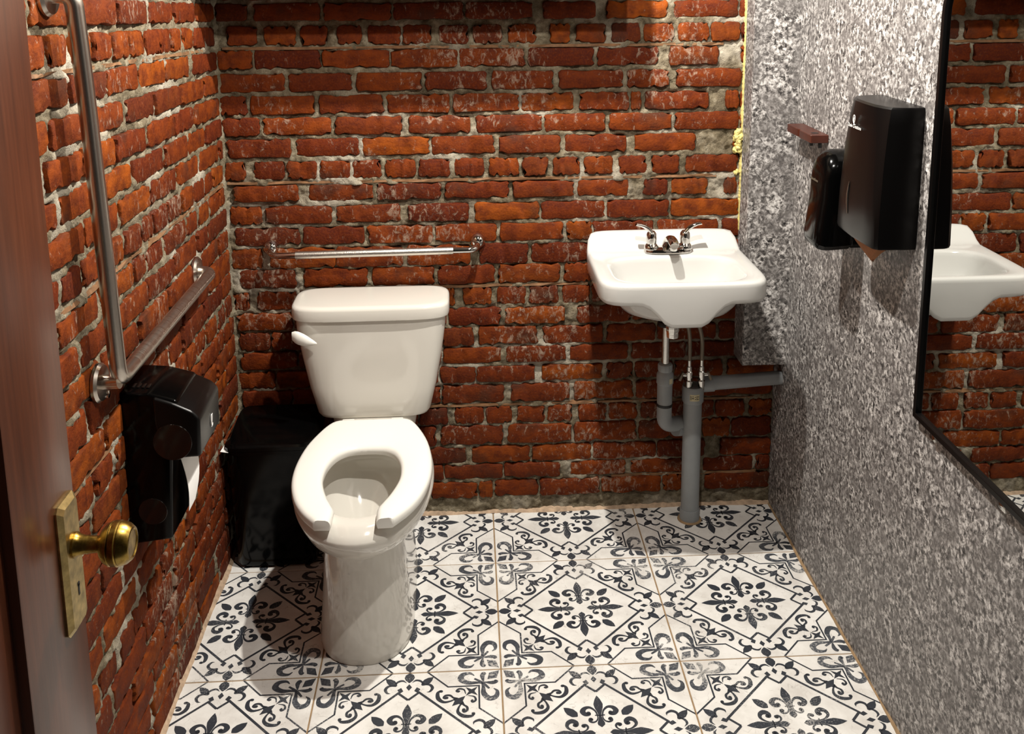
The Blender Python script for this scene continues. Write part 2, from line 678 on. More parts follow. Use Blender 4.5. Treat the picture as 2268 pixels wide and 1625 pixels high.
# brick ends on the back wall, traced (crop x0, scale, [left,right] pairs)
T3, T4, T5, T6, T7 = (460, 3.6117), (1040, 3.5438), (480, 3.658), (940, 2.835), (500, 4.06)
T8 = (1300, 3.457)
TR = {
    'a': [(T3, [40, 310, 360, 895, 925, 1465, 1490, 2040]), ((0, 1), [1032, 1178]), (T4, [580, 985, 1075, 1550, 1610, 2105])],
    'b': [(T3, [150, 390, 455, 700, 740, 955, 1035, 1230, 1285, 1540, 1565, 1795, 1850, 2085]), (T4, [25, 250, 300, 520, 625, 785, 840, 1070, 1115, 1340, 1370, 1605, 1640, 1880, 1895, 2120])],
    'c': [(T3, [50, 355, 370, 900, 920, 1450, 1470, 1995]), ((0, 1), [1016.5, 1162.7]), (T4, [460, 980, 1000, 1480, 1565, 1950, 2065, 2120])],
    'd': [(T3, [75, 610, 650, 1150, 1190, 1715]), ((0, 1), [943, 1076.7]), (T4, [175, 660, 705, 1200, 1240, 1560, 1620, 2130])],
    'e': [(T3, [90, 310, 340, 855, 890, 1405, 1430, 1935]), ((0, 1), [1004, 1148.6]), (T4, [410, 815, 865, 1250, 1265, 1345, 1380, 1870, 2010, 2110])],
    'f': [(T3, [120, 410, 445, 985, 1020, 1555, 1610, 2095]), (T4, [55, 570, 590, 1060, 1100, 1580, 1610, 2110])],
    'g': [(T3, [155, 665, 710, 1205, 1240, 1770]), ((0, 1), [955.6, 1095]), (T4, [235, 710, 750, 1225, 1300, 1770, 2000, 2060])],
    'h': [(T3, [130, 300, 370, 615, 635, 870, 900, 1135, 1165, 1390, 1420, 1660, 1690, 1935]), ((0, 1), [1005.5, 1071]), (T4, [155, 385, 415, 615, 660, 865, 900, 1120, 1175, 1385, 1425, 1640, 1695, 2105])],
    'i': [(T3, [210, 720, 810, 1320, 1350, 1865]), ((0, 1), [986, 1127.5]), (T4, [345, 815, 850, 1250, 1365, 1545, 1590, 1865, 2000, 2095])],
    'j': [(T5, [110, 360, 400, 930, 970, 1485, 1555, 2040]), ((0, 1), [1053, 1193, 1200, 1338, 1345, 1480, 1487, 1635])],
    'k': [(T5, [150, 670, 700, 1190, 1225, 1750, 1775, 2265]), ((0, 1), [1108, 1248, 1256, 1310])],
    'l': [(T5, [120, 370, 430, 955, 970, 1505, 1545, 2050]), ((0, 1), [1062, 1170, 1178, 1305])],
    'm': [(T5, [190, 640, 700, 1220, 1260, 1765, 1795, 2250]), ((0, 1), [1104, 1240, 1250, 1310])],
    'n': [(T7, [60, 215, 280, 640]), (T6, [130, 190, 245, 420, 460, 635, 660, 840, 865, 1040])],
    'o': [(T7, [105, 600]), (T6, [150, 480, 510, 880, 960, 1300])],
    'p': [(T7, [120, 395, 415, 800]), (T6, [120, 310, 340, 710, 745, 1120, 1145, 1450])],
    'q': [(T7, [140, 640]), (T6, [120, 480, 515, 885, 915, 1275, 1300, 1640])],
    'r': [(T7, [115, 440, 460, 900]), (T6, [100, 320, 330, 690, 740, 1115, 1145, 1310, 1320, 1560])],
    's': [(T7, [150, 600]), (T6, [110, 500, 545, 910, 940, 1310, 1330, 1640])],
    't': [(T6, [-30, 145, 190, 370, 390, 550, 585, 755, 775, 930, 965, 1140, 1160, 1335, 1360, 1530]), (T8, [985, 1200, 1240, 1420])],
    'u': [(T6, [-120, 75, 105, 495, 525, 920, 940, 1330, 1345, 1640]), (T8, [885, 1090, 1105, 1410])],
    'v': [(T6, [40, 265, 300, 660, 680, 1045, 1060, 1450]), (T8, [520, 900, 1020, 1400])],
    'w': [(T6, [130, 490, 505, 850, 920, 1260, 1295, 1620]), (T8, [880, 1265, 1290, 1400])],
    'x': [(T6, [40, 330, 345, 430, 435, 715, 730, 1095, 1115, 1480]), (T8, [580, 720, 900, 1390])],
}


def fill_gaps(segs, lo, hi, hd, r):
    """add bricks wherever the tracing left a stretch of wall open"""
    segs = sorted(segs)
    out = []
    cur = lo
    unit = 0.105 if hd else 0.207
    for a, b in segs + [(hi + .01, hi + .02)]:
        gap = a - cur
        if gap > 0.095:
            n = max(1, round(gap / unit))
            w = gap / n
            for k in range(n):
                out.append((cur + k * w + (.004 if k == 0 else .006) + r.uniform(0, .003), cur + (k + 1) * w - .006 - r.uniform(0, .003)))
        if a < hi:
            out.append((a, b))
        cur = b + .0
    return [(max(a, lo + .004), min(b, hi - .002)) for a, b in out if min(b, hi) - max(a, lo) > .025]


def build_wall(name, lo, hi, place, courses, label, slope=lambda z: 0.0, ztop=1.80, seed=1):
    """courses: list of (z0,z1,[(u0,u1)..]); place(u,z,n)->world; returns root"""
    r = random.Random(seed)
    res = 0.004
    nu, nz = int((hi - lo) / res), int(ztop / res)
    us, zs = np.linspace(lo, hi, nu), np.linspace(0, ztop, nz)
    U, Z = np.meshgrid(us, zs, indexing='ij')
    ins = np.full(U.shape, -1.0)
    bricks = []
    uref = YB if name == 'wall_left' else 0
    for (za_, zb_, segs) in courses:
        for (u0, u1) in segs:
            u0, u1, z0, z1 = u0 - .0012, u1 + .0012, za_ - .0016, zb_ + .0016
            bricks.append((u0, u1, z0, z1))
            i0, i1 = np.searchsorted(us, u0), np.searchsorted(us, u1)
            um = (u0 + u1) / 2
            sl = slope((z0 + z1) / 2)
            zo = sl * (uref - um)
            k0, k1 = np.searchsorted(zs, z0 + zo - .01), np.searchsorted(zs, z1 + zo + .01)
            if i1 <= i0 or k1 <= k0:
                continue
            uu, zz = U[i0:i1, k0:k1], Z[i0:i1, k0:k1]
            zl = sl * (uref - uu)
            d = np.minimum(np.minimum(uu - u0, u1 - uu), np.minimum(zz - zl - z0, z1 + zl - zz))
            ins[i0:i1, k0:k1] = np.maximum(ins[i0:i1, k0:k1], d)
    hgt = (-0.0026 if name == 'wall_left' else -0.0036) + 0.0095 * fbm(U + 3, Z, 12, 40 + seed, 3) + 0.0078 * fbm(U, Z + 5, 38, 60 + seed, 2) + 0.0036 * fbm(U + 1, Z + 9, 120, 80 + seed, 2)
    hgt -= smooth(.001, .013, ins) * .026
    P = place(U, Z, hgt)
    verts = np.stack([np.broadcast_to(q, U.shape) for q in P], -1).reshape(-1, 3)
    ii, kk = np.meshgrid(np.arange(nu - 1), np.arange(nz - 1), indexing='ij')
    a = (ii * nz + kk).ravel()
    quads = np.stack([a, a + nz, a + nz + 1, a + 1], -1)
    me = bpy.data.meshes.new('mortar')
    me.vertices.add(len(verts))
    me.vertices.foreach_set('co', verts.astype(np.float32).ravel())
    me.loops.add(quads.size)
    me.loops.foreach_set('vertex_index', quads.astype(np.int32).ravel())
    me.polygons.add(len(quads))
    me.polygons.foreach_set('loop_start', np.arange(0, quads.size, 4, dtype=np.int32))
    me.update(calc_edges=True)
    me.materials.append(M['mortar'])
    me.polygons.foreach_set('use_smooth', [True] * len(me.polygons))
    root = bpy.data.objects.new(name, me)
    C.objects.link(root)
    tag(root, label, None, None, 'structure')
    tmpl = {}
    for (u0, u1, z0, z1) in bricks:
        w, h = u1 - u0, z1 - z0
        s = min(SIZES, key=lambda q: abs(math.log(q / w)))
        o = bpy.data.objects.new('brick', r.choice(VAR[s]))
        C.objects.link(o)
        um, zm = (u0 + u1) / 2, (z0 + z1) / 2
        sl = slope(zm)
        n = r.uniform(.0005, .0065)
        x, y, z = place(um, zm + sl * (uref - um), n)
        rz = (math.pi / 2 if name == 'wall_left' else 0) + r.uniform(-.012, .012)
        flip = r.random() < .5
        ry = (sl if name == 'wall_left' else 0) + r.uniform(-.008, .008) + (math.pi if flip else 0)
        o.matrix_world = (Matrix.Translation((x, y, z)) @ Matrix.Rotation(rz, 4, 'Z') @ Matrix.Rotation(ry, 4, 'Y')
                          @ Matrix.Diagonal((w / s, 1, h / BH, 1)))
        o.parent = root
    return root


# back wall -----------------------------------------------------------
back_courses = []
for nm in ORDER:
    z0, z1, hd = COURSE[nm]
    segs = []
    ym = None
    if nm in TR:
        for r0 in CROWS:
            if r0[0] == nm:
                ym = (r0[1] + r0[2]) / 2
        for (x0, s), xs in TR[nm]:
            for a, b in zip(xs[::2], xs[1::2]):
                segs.append((hit(x0 + a / s, ym, 1, YB).x, hit(x0 + b / s, ym, 1, YB).x))
        segs.sort()
        cl = []
        for a, b in segs:
            if cl and a < cl[-1][1] + .004:
                a = cl[-1][1] + .006
            if b - a > .02:
                cl.append((a, b))
        segs = cl
    back_courses.append((z0, z1, fill_gaps(segs, XL, XR, hd, rng)))
wall_back = build_wall('wall_back', XL, XR, lambda u, z, n: (u, YB - n, z), back_courses,
                       'bare red brick back wall with ragged mortar behind toilet and sink', seed=3)

# left wall -----------------------------------------------------------
JT = [((30, 0, 5.077), [(150, 150), (1135, 130), (80, 640), (345, 560), (610, 560), (870, 540), (1090, 470), (610, 1050), (1035, 960), (375, 1480), (1240, 1250)]),
      ((190, 0, 5.077), [(680, 140), (980, 120), (470, 420), (640, 440), (815, 440), (950, 430), (1075, 430), (1200, 420), (580, 830), (895, 770), (1160, 720),
                         (760, 1080), (1060, 1020), (1310, 930), (310, 1540), (655, 1470), (985, 1340), (1205, 1230)]),
      ((60, 300, 5.079), [(170, 430), (1175, 380), (340, 830), (1025, 850), (625, 1050), (1075, 1100), (600, 1420), (385, 1560)]),
      ((220, 300, 5.077), [(715, 170), (985, 80), (870, 430), (1110, 260), (1330, 150), (565, 620), (590, 870), (755, 790), (910, 690), (1045, 600), (1165, 550), (1265, 460), (1385, 380),
                           (250, 1100), (455, 1000), (375, 1400), (715, 1220), (960, 960), (1100, 900), (1225, 800), (1340, 670), (835, 1400), (1100, 1180), (1210, 1060), (530, 1560), (1120, 1350), (1335, 1200)]),
      ((110, 600, 5.417), [(110, 100), (70, 700), (340, 1000), (1045, 620)]),
      ((260, 600, 5.079), [(330, 250), (225, 600), (560, 290), (710, 370), (415, 700), (710, 700), (570, 900), (960, 440), (1165, 200), (990, 680), (1110, 560), (880, 830), (780, 1000),
                           (950, 1130), (1190, 750), (1110, 1130), (1220, 1150), (1130, 1500)]),
      ((130, 880, 5.08), [(310, 200), (600, 700), (395, 950), (370, 1400), (690, 1300)]),
      ((180, 1200, 3.824), [(165, 350), (345, 320), (470, 400), (190, 880), (310, 960), (440, 720), (250, 1350), (430, 1300), (690, 700), (830, 700), (780, 300), (920, 330), (820, 1000)])]


def left_slope(z):
    return 0.018 + 0.022 * min(max((z - 1.05) / .40, 0), 1.2)


joints = {nm: [] for nm in ORDER}
for (x0, y0, s), pts in JT:
    for a, b in pts:
        q = hit(x0 + a / s, y0 + b / s, 0, XL)
        best = min(ORDER, key=lambda nm: abs((COURSE[nm][0] + COURSE[nm][1]) / 2 + left_slope(q.z) * (YB - q.y) - q.z))
        joints[best].append(q.y)
YL0 = -1.66
left_courses = []
for nm in ORDER:
    z0, z1, hd = COURSE[nm]
    unit = 0.104 if hd else 0.207
    js = sorted(joints[nm])
    cl = []
    for j in js:
        if not cl or j - cl[-1] > (.06 if hd else .07):
            cl.append(j)
    pts = [YL0] + cl + [YB + .004]
    segs = []
    for a, b in zip(pts[:-1], pts[1:]):
        n = max(1, round((b - a) / unit))
        w = (b - a) / n
        for k in range(n):
            segs.append((a + k * w + .0070 + rng.uniform(0, .004), a + (k + 1) * w - .0070 - rng.uniform(0, .004)))
    left_courses.append((z0, z1, [s for s in segs if s[1] - s[0] > .02]))
# a last course half sunk behind the floor edge
zx = COURSE['x'][0] - .012
left_courses.append((zx - .054, zx, [(YL0 + .2 * k + .008, YL0 + .2 * (k + 1) - .006) for k in range(int((YB - YL0) / .2))]))
wall_left = build_wall('wall_left', YL0, YB, lambda u, z, n: (XL + n, u, z), left_courses,
                       'bare red brick side wall with crumbling whitish mortar beside the door', slope=left_slope, seed=8)

# plain masonry above the picture and towards the door
link('upper_masonry', box_mesh(XL - .1, XR + .05, YB + .002, YB + .12, 1.78, ZC), M['mortar'], wall_back)
link('backing', box_mesh(XL - .1, XR + .05, YB + .034, YB + .12, -.02, 1.80), M['mortar'], wall_back)
link('upper_masonry', box_mesh(XL - .12, XL - .002, YF, YB, 1.78, ZC), M['mortar'], wall_left)
link('backing', box_mesh(XL - .12, XL - .034, YL0, YB, -.02, 1.80), M['mortar'], wall_left)
link('door_side_masonry', box_mesh(XL - .12, XL - .002, YF, YL0, -.02, 1.80), M['mortar'], wall_left)


# lumpy mortar filling the brick corner
cr_ = random.Random(21)
rings = []
for i in range(170):
    z = i * .0105
    w1, w2 = .010 + cr_.uniform(-.004, .008), .010 + cr_.uniform(-.004, .010)
    rings.append([Vector((XL - .02, YB + .02, z)), Vector((XL - .01, YB - w1, z)), Vector((XL + .004, YB - w1 * .7, z)), Vector((XL + w2 * .6, YB - .003, z)), Vector((XL + w2, YB + .010, z))])
link('corner_mortar', loft_mesh(rings), M['mortar'], wall_back)

# wooden nailing strips set into the joints
def strip_mesh(fn, u0, u1, z0, z1, seed, depth=.03, proud=.0012):
    r = random.Random(seed)
    n = max(6, int((u1 - u0) / .035))
    rings = []
    for i in range(n + 1):
        u = u0 + (u1 - u0) * i / n
        j = [r.uniform(-.0014, .0014), r.uniform(-.003, .002), r.uniform(-.0014, .0014), r.uniform(-.003, .002)]
        rings.append([Vector(fn(u, z0 + j[0], -depth)), Vector(fn(u, z0 + j[0], proud + j[1])), Vector(fn(u, z1 + j[2], proud + j[3])), Vector(fn(u, z1 + j[2], -depth))])
    return loft_mesh(rings)


fb = lambda u, z, n: (u, YB - n, z)
for k, (up, dn, parts) in enumerate((('b', 'c', [(XL + .02, .58), (.59, .70)]), ('h', 'i', [(XL + .01, .40), (.405, .69)]),
                                     ('m', 'n', [(-.31, .30), (.31, .74)]), ('s', 't', [(-.27, .33), (.335, .86)]), ('w', 'x', [(.38, .85)]))):
    za, zb = COURSE[dn][1], COURSE[up][0]
    zm = (za + zb) / 2
    for j, (u0, u1) in enumerate(parts):
        link('nailing_strip', strip_mesh(fb, u0, u1, zm - .0048, zm + .0026, 20 + k * 3 + j), M['wood_strip'], wall_back, smooth=False)
for k, (up, dn, parts) in enumerate((('b', 'c', [(-1.5, -.30), (-.295, .14)]), ('h', 'i', [(-1.5, -.55), (-.545, .27)]), ('m', 'n', [(-1.3, -.6)]))):
    za, zb = COURSE[dn][1], COURSE[up][0]
    zm = (za + zb) / 2
    fl = lambda u, z, n, zz=zm: (XL + n, u, z + left_slope(zz) * (YB - u))
    for j, (u0, u1) in enumerate(parts):
        link('nailing_strip', strip_mesh(fl, u0, u1, zm - .0048, zm + .0026, 50 + k * 3 + j), M['wood_strip'], wall_left, smooth=False)

# ---------------------------------------------------------------- right wall, pipe chase, ceiling, soffit
wr = link('wall_right', box_mesh(XR, XR + .1, YF, YB + .12, -.02, ZC), M['laminate'])
tag(wr, 'grey granite-look laminate wall carrying the mirror and dispensers', None, None, 'structure')
ce = link('ceiling', box_mesh(XL - .12, XR + .1, YF, YB + .12, ZC, ZC + .08), M['plaster'])
tag(ce, 'brown painted ceiling over the washroom', None, None, 'structure')
sf = link('trim_2', box_mesh(XL, .378, .05, YB, 1.655, ZC, .003), M['plaster'])
tag(sf, 'boxed-in soffit above the toilet under the ceiling', None, None, 'structure')

CH0, CHY, CHZ = 0.763, 0.178, 0.517
ch = bpy.data.objects.new('trim_1', None)
C.objects.link(ch)
ch.location = (CH0, YB, CHZ)
tag(ch, 'grey granite-look boxed pipe chase in the corner right of the sink', None, None, 'structure')
link('side_panel', box_mesh(CH0, CH0 + .012, CHY + .006, YB + .02, CHZ, ZC), M['laminate'], ch, smooth=False)
link('front_panel', box_mesh(CH0 + .001, XR, CHY, CHY + .005, CHZ, ZC), M['laminate'], ch, smooth=False)
link('front_core', box_mesh(CH0 + .012, XR, CHY + .005, CHY + .018, CHZ + .002, ZC), M['rubber'], ch, smooth=False)


def blob_mesh(centres, n=12):
    ms = []
    r = random.Random(3)
    for (c, rad) in centres:
        bm = bmesh.new()
        bmesh.ops.create_icosphere(bm, subdivisions=2, radius=rad)
        for v in bm.verts:
            v.co = v.co * (1 + r.uniform(-.25, .2)) + Vector(c)
        ms.append(bm_mesh(bm))
    return join_mesh(ms)


fr = random.Random(11)
cs = []
rings = []
for i in range(210):
    z = .92 + i * .004
    w = .0035 + .0035 * max(0, math.sin(i * .23) * math.sin(i * .071 + 1)) + fr.uniform(-.0012, .0022)
    w *= .35 if z < 1.0 else .62
    rings.append([Vector((CH0 + .002, YB + .004, z)), Vector((CH0 - w, YB + .002, z)), Vector((CH0 - w * .9, YB - .006 - w, z + fr.uniform(-.001, .001))), Vector((CH0 - w * .3, YB - .010 - w * 1.3, z)), Vector((CH0 + .002, YB - .012 - w, z))])
link('foam_bead', loft_mesh(rings), M['foam'], ch)
for k in range(26):
    cs.append(((CH0 - fr.uniform(.0, .018), YB - fr.uniform(.004, .016), 1.165 + fr.uniform(0, .062)), fr.uniform(.006, .011)))
for k in range(7):
    cs.append(((CH0 - fr.uniform(.0, .02), YB - .008, 1.098 + fr.uniform(0, .008)), fr.uniform(.003, .006)))
link('foam_sealant', blob_mesh(cs), M['foam'], ch)['label'] = 'yellow expanding foam squeezed out along the edge'

# ---------------------------------------------------------------- floor tiles with printed pattern
INK, WORN = [], []          # polygons in tile units (-.5 .. .5)


def ribbon(pts, ws, n=22):
    """Catmull-Rom ribbon through pts with widths ws -> quads"""
    pts = [np.array(p, float) for p in pts]
    ws = np.array(ws, float)
    P = [2 * pts[0] - pts[1]] + pts + [2 * pts[-1] - pts[-2]]
    out = []
    m = len(pts) - 1
    for i in range(n + 1):
        t = i / n * m
        k = min(int(t), m - 1)
        f = t - k
        p0, p1, p2, p3 = P[k], P[k + 1], P[k + 2], P[k + 3]
        q = .5 * (2 * p1 + (p2 - p0) * f + (2 * p0 - 5 * p1 + 4 * p2 - p3) * f * f + (3 * p1 - p0 - 3 * p2 + p3) * f ** 3)
        out.append(q)
    wi = np.interp(np.linspace(0, m, n + 1), np.arange(m + 1), ws)
    L, R = [], []
    for i in range(n + 1):
        d = out[min(i + 1, n)] - out[max(i - 1, 0)]
        d = d / (np.hypot(*d) + 1e-9)
        nn = np.array([-d[1], d[0]]) * wi[i] / 2
        L.append(out[i] + nn)
        R.append(out[i] - nn)
    return [[L[i], L[i + 1], R[i + 1], R[i]] for i in range(n)]


def line(pts, w):
    """mitred polyline"""
    pts = [np.array(p, float) for p in pts]
    qs = []
    for i, p in enumerate(pts):
        a = p - pts[i - 1] if i else pts[1] - p
        b = pts[i + 1] - p if i < len(pts) - 1 else p - pts[i - 1]
        a, b = a / np.hypot(*a), b / np.hypot(*b)
        na, nb = np.array([-a[1], a[0]]), np.array([-b[1], b[0]])
        mm = na + nb
        mm = mm / np.hypot(*mm)
        mm = mm / max(.35, mm @ na) * w / 2
        qs.append((p + mm, p - mm))
    return [[qs[i][0], qs[i + 1][0], qs[i + 1][1], qs[i][1]] for i in range(len(pts) - 1)]


def lens(p0, p1, w, bulge=.5):
    p0, p1 = np.array(p0, float), np.array(p1, float)
    return ribbon([p0 + (p1 - p0) * t for t in (0, .25, bulge, .75, 1)], [0, w * .72, w, w * .62, 0], 12)


def disc(c, r, n=10):
    return [[np.array(c) + r * np.array([math.cos(2 * math.pi * k / n), math.sin(2 * math.pi * k / n)]) for k in range(n)]]


def star(c, r, q, rot=0):
    pts = []
    for k in range(8):
        a = rot + math.pi / 4 * k
        rr = r if k % 2 == 0 else q
        pts.append(np.array(c) + rr * np.array([math.cos(a), math.sin(a)]))
    c = np.array(c, float)
    return [[c, pts[k], pts[(k + 1) % 8]] for k in range(8)]


def rotp(polys, a):
    c, s = round(math.cos(a)), round(math.sin(a))
    return [[np.array([c * p[0] - s * p[1], s * p[0] + c * p[1]]) for p in q] for q in polys]


def mirx(polys):
    return [[np.array([-p[0], p[1]]) for p in q] for q in polys]


def mird(polys):
    return [[np.array([p[1], p[0]]) for p in q] for q in polys]


# one quarter: fleur pointing +v, its half mirrored
fleur = ribbon([(0, .262), (0, .235), (0, .20), (0, .17), (0, .14), (0, .118), (0, .095), (0, .065), (0, .052), (0, .036)],
               [0, .028, .050, .042, .022, .014, .020, .040, .034, 0], 26)
hf = ribbon([(.012, .117), (.022, .152), (.047, .177), (.074, .172), (.087, .150), (.075, .130), (.056, .129), (.050, .139)], [.008, .010, .016, .024, .031, .027, .020, .010], 28) + disc((.058, .137), .012)
hf += ribbon([(.013, .117), (.014, .097), (.024, .079), (.042, .072), (.056, .082), (.052, .097), (.041, .092)], [.006, .007, .009, .012, .016, .018, .010], 22) + disc((.047, .091), .009)
hf += line([(0, .117), (.026, .121)], .008)
fleur += hf + mirx(hf)
Q = list(fleur)
# diagonal leaf
Q += ribbon([(.117, .117), (.130, .130), (.150, .150), (.168, .168), (.184, .184)], [.006, .044, .050, .034, 0], 14)
# notched diamond frame
Q += line([(0, .291), (.056, .345), (.345, .056), (.291, 0)], .0140)
# edge motif
Q += ribbon([(0, .499), (0, .48), (0, .46), (0, .44), (0, .420)], [0, .044, .056, .042, .004], 12)
he = ribbon([(.131, .459), (.112, .442), (.096, .426), (.080, .410), (.068, .398)], [0, .032, .044, .034, .010], 12)
he += ribbon([(.078, .404), (.062, .430), (.036, .438), (.014, .420)], [.006, .014, .014, .001], 14)
he += ribbon([(.084, .402), (.112, .399), (.126, .375), (.114, .349), (.096, .345)], [.006, .016, .018, .012, .001], 16)
he += [[np.array(p) for p in ((.042, .385), (.062, .370), (.047, .342), (.029, .358))]]
Q += he + mirx(he) + [[np.array(p) for p in ((0, .411), (.016, .386), (0, .361), (-.016, .386))]]
# corner outline
Q += line([(.095, .499), (.210, .377), (.377, .377), (.377, .210), (.499, .095)], .0095)
# corner ornament (symmetric about the diagonal)
hc = ribbon([(.398, .392), (.365, .400), (.318, .402), (.279, .430), (.290, .466), (.330, .474), (.352, .455)], [.006, .018, .030, .036, .030, .018, .005], 26)
hc += ribbon([(.402, .404), (.398, .428), (.396, .452), (.404, .471), (.415, .462)], [.006, .018, .027, .023, .008], 18)
WO = hc + mird(hc)
WO += [[np.array(p) for p in ((.423, .423), (.433, .474), (.490, .490), (.474, .433))]]
WO += ribbon([(.352, .432), (.384, .408), (.408, .384), (.432, .352)], [.012, .016, .016, .012], 12)
# scroll between frame and corner
hs = ribbon([(.262, .292), (.225, .270), (.188, .265), (.160, .292), (.156, .332), (.172, .352)], [.007, .011, .018, .025, .019, .009], 26) + disc((.174, .345), .010)
hs += ribbon([(.240, .292), (.222, .312), (.198, .312), (.188, .296), (.200, .287)], [.010, .014, .014, .012, .008], 18) + disc((.204, .295), .010)
hs += ribbon([(.305, .318), (.296, .350), (.270, .358), (.256, .342), (.268, .332)], [.004, .010, .013, .012, .006], 18) + disc((.269, .340), .007)
CO = hs + mird(hs)
CO += star((.337, .337), .046, .015, math.pi / 4) + star((.268, .268), .050, .022, math.pi / 4)
Q += CO
for k in range(4):
    INK += rotp(Q, k * math.pi / 2)
    WORN += rotp(WO, k * math.pi / 2)

GAP = 0.0019


def ink_mesh(x0, x1, y0, y1):
    """pattern for a tile centred at 0, clipped to a rectangle in tile-centred metres"""
    bm = bmesh.new()
    for mi, q in [(0, q) for q in INK] + [(1, q) for q in WORN]:
        vs = [bm.verts.new((p[0] * TILE, p[1] * TILE, 0.0)) for p in q]
        try:
            f = bm.faces.new(vs)
            f.material_index = mi
            f.normal_update()
            if f.normal.z < 0:
                f.normal_flip()
        except ValueError:
            pass
    for co, no in (((x0, 0, 0), (-1, 0, 0)), ((x1, 0, 0), (1, 0, 0)), ((0, y0, 0), (0, -1, 0)), ((0, y1, 0), (0, 1, 0))):
        bmesh.ops.bisect_plane(bm, geom=bm.verts[:] + bm.edges[:] + bm.faces[:], plane_co=co, plane_no=no, clear_outer=True)
    me = bpy.data.meshes.new('tile_print')
    bm.to_mesh(me)
    bm.free()
    me.materials.append(M['ink'])
    me.materials.append(M['ink_worn'])
    return me


def tile_mesh(x0, x1, y0, y1):
    me = box_mesh(x0, x1, y0, y1, -.008, 0, .0012, 1)
    me.materials.append(M['tile'])
    return me


fl = link('floor', box_mesh(XL - .02, XR, YF, YB + .02, -.06, -.0022), M['grout'])
tag(fl, 'floor of large white tiles with dark fleur-de-lis print', None, None, 'structure')
cache = {}
hG = TILE / 2 - GAP
for ci in range(-2, 2):
    for ri in range(-5, 1):
        cx, cy = (ci + .5) * TILE, (ri + .5) * TILE
        x0, x1 = max(-hG, XL + .004 - cx), min(hG, XR - .003 - cx)
        y0, y1 = max(-hG, YF - cy), min(hG, YB - .006 - cy)
        key = (round(x0, 4), round(x1, 4), round(y0, 4), round(y1, 4))
        if key not in cache:
            cache[key] = (tile_mesh(x0, x1, y0, y1), ink_mesh(x0, x1, y0, y1))
        t = bpy.data.objects.new('tile', cache[key][0])
        C.objects.link(t)
        t.location = (cx, cy, rng.uniform(-.0003, .0003))
        t.parent = fl
        q = bpy.data.objects.new('tile_print', cache[key][1])
        C.objects.link(q)
        q.location = (0, 0, .00025)
        q.parent = t


# grout and caulk beads where floor meets walls
def bead(name, p0, p1, w, h, seed, mat, out, label):
    r = random.Random(seed)
    p0, p1 = Vector(p0), Vector(p1)
    n = int((p1 - p0).length / .008)
    out = Vector(out)
    rings = []
    for i in range(n + 1):
        p = p0 + (p1 - p0) * (i / n)
        ww = w * (.95 + .35 * math.sin(i * .11 + seed) * math.sin(i * .041) + r.uniform(-.06, .06))
        hh = h * (.9 + .5 * math.sin(i * .07 + 2 * seed) * math.sin(i * .19) + r.uniform(-.1, .1))
        rings.append([p - out * .012, p + out * ww, p + out * ww * .75 + Vector((0, 0, hh * .45)), p + out * ww * .25 + Vector((0, 0, hh)), p - out * .012 + Vector((0, 0, hh * 1.1))])
    o = link(name, loft_mesh(rings), mat)
    return tag(o, label, None, None, 'structure')


bead('trim_3', (XL, YB, 0), (XR, YB, 0), .010, .009, 4, M['caulk'], (0, -1, 0), 'rough orange mortar bead along the foot of the back wall')
bead('trim_4', (XL, -1.6, 0), (XL, YB, 0), .012, .009, 5, M['caulk'], (1, 0, 0), 'rough orange mortar bead along the foot of the brick side wall')
bead('trim_5', (XR, -1.6, 0), (XR, YB, 0), .006, .004, 6, M['grout'], (-1, 0, 0), 'thin tan grout bead along the foot of the grey wall')

# ---------------------------------------------------------------- door
DX, DY1, DY0 = -0.600, -1.372, -2.15
dr = bpy.data.objects.new('door_1', None)
C.objects.link(dr)
dr.location = (DX - .02, DY0, 0)
tag(dr, 'open varnished brown panel door with brass knob', None, None, 'structure')
for nm, b in (('stile', (DX - .042, DX, -1.547, DY1, .012, 2.03)), ('stile', (DX - .042, DX, DY0, DY0 + .16, .012, 2.03)),
              ('rail', (DX - .042, DX, DY0 + .16, -1.547, .012, .24)), ('rail', (DX - .042, DX, DY0 + .16, -1.547, 1.87, 2.03)),
              ('panel', (DX - .030, DX - .014, DY0 + .15, -1.54, .23, 1.88))):
    link(nm, box_mesh(*b, .003), M['door'], dr)
PZ0, PZ1, PY0, PY1 = .842, 1.030, -1.438, -1.380
bm = bmesh.new()
for (d, ins) in ((0, 0), (.004, 0), (.008, .006), (.008, .010)):
    pass
plate_r = []
for (d, ins) in ((0.0, 0.0), (.003, 0.0), (.009, .007)):
    y0, y1, z0, z1 = PY0 + ins, PY1 - ins, PZ0 + ins, PZ1 - ins
    c = .006
    plate_r.append([Vector((DX + d, y, z)) for y, z in ((y0 + c, z0), (y1 - c, z0), (y1, z0 + c), (y1, z1 - c), (y1 - c, z1), (y0 + c, z1), (y0, z1 - c), (y0, z0 + c))])
bm.free()
link('escutcheon_plate', loft_mesh(plate_r), M['plate_brass'], dr, angle=25)['label'] = 'aged brass escutcheon plate'
KY, KZ = -1.407, .962
kn = link('knob', lathe_mesh([(.001, .008), (.017, .008), (.017, .012), (.014, .016), (.0125, .022), (.0115, .026), (.0125, .0265), (.0115, .03), (.011, .040), (.0135, .043),
                              (.020, .046), (.0265, .052), (.0290, .058), (.0275, .0595), (.0298, .061), (.0300, .068), (.0285, .0695), (.0292, .071),
                              (.0265, .079), (.0215, .085), (.0190, .0855), (.0175, .0840), (.001, .0840)], (DX, KY, KZ), (1, 0, 0), 36), M['brass'], dr, angle=28)
kn['label'] = 'round ringed brass door knob'
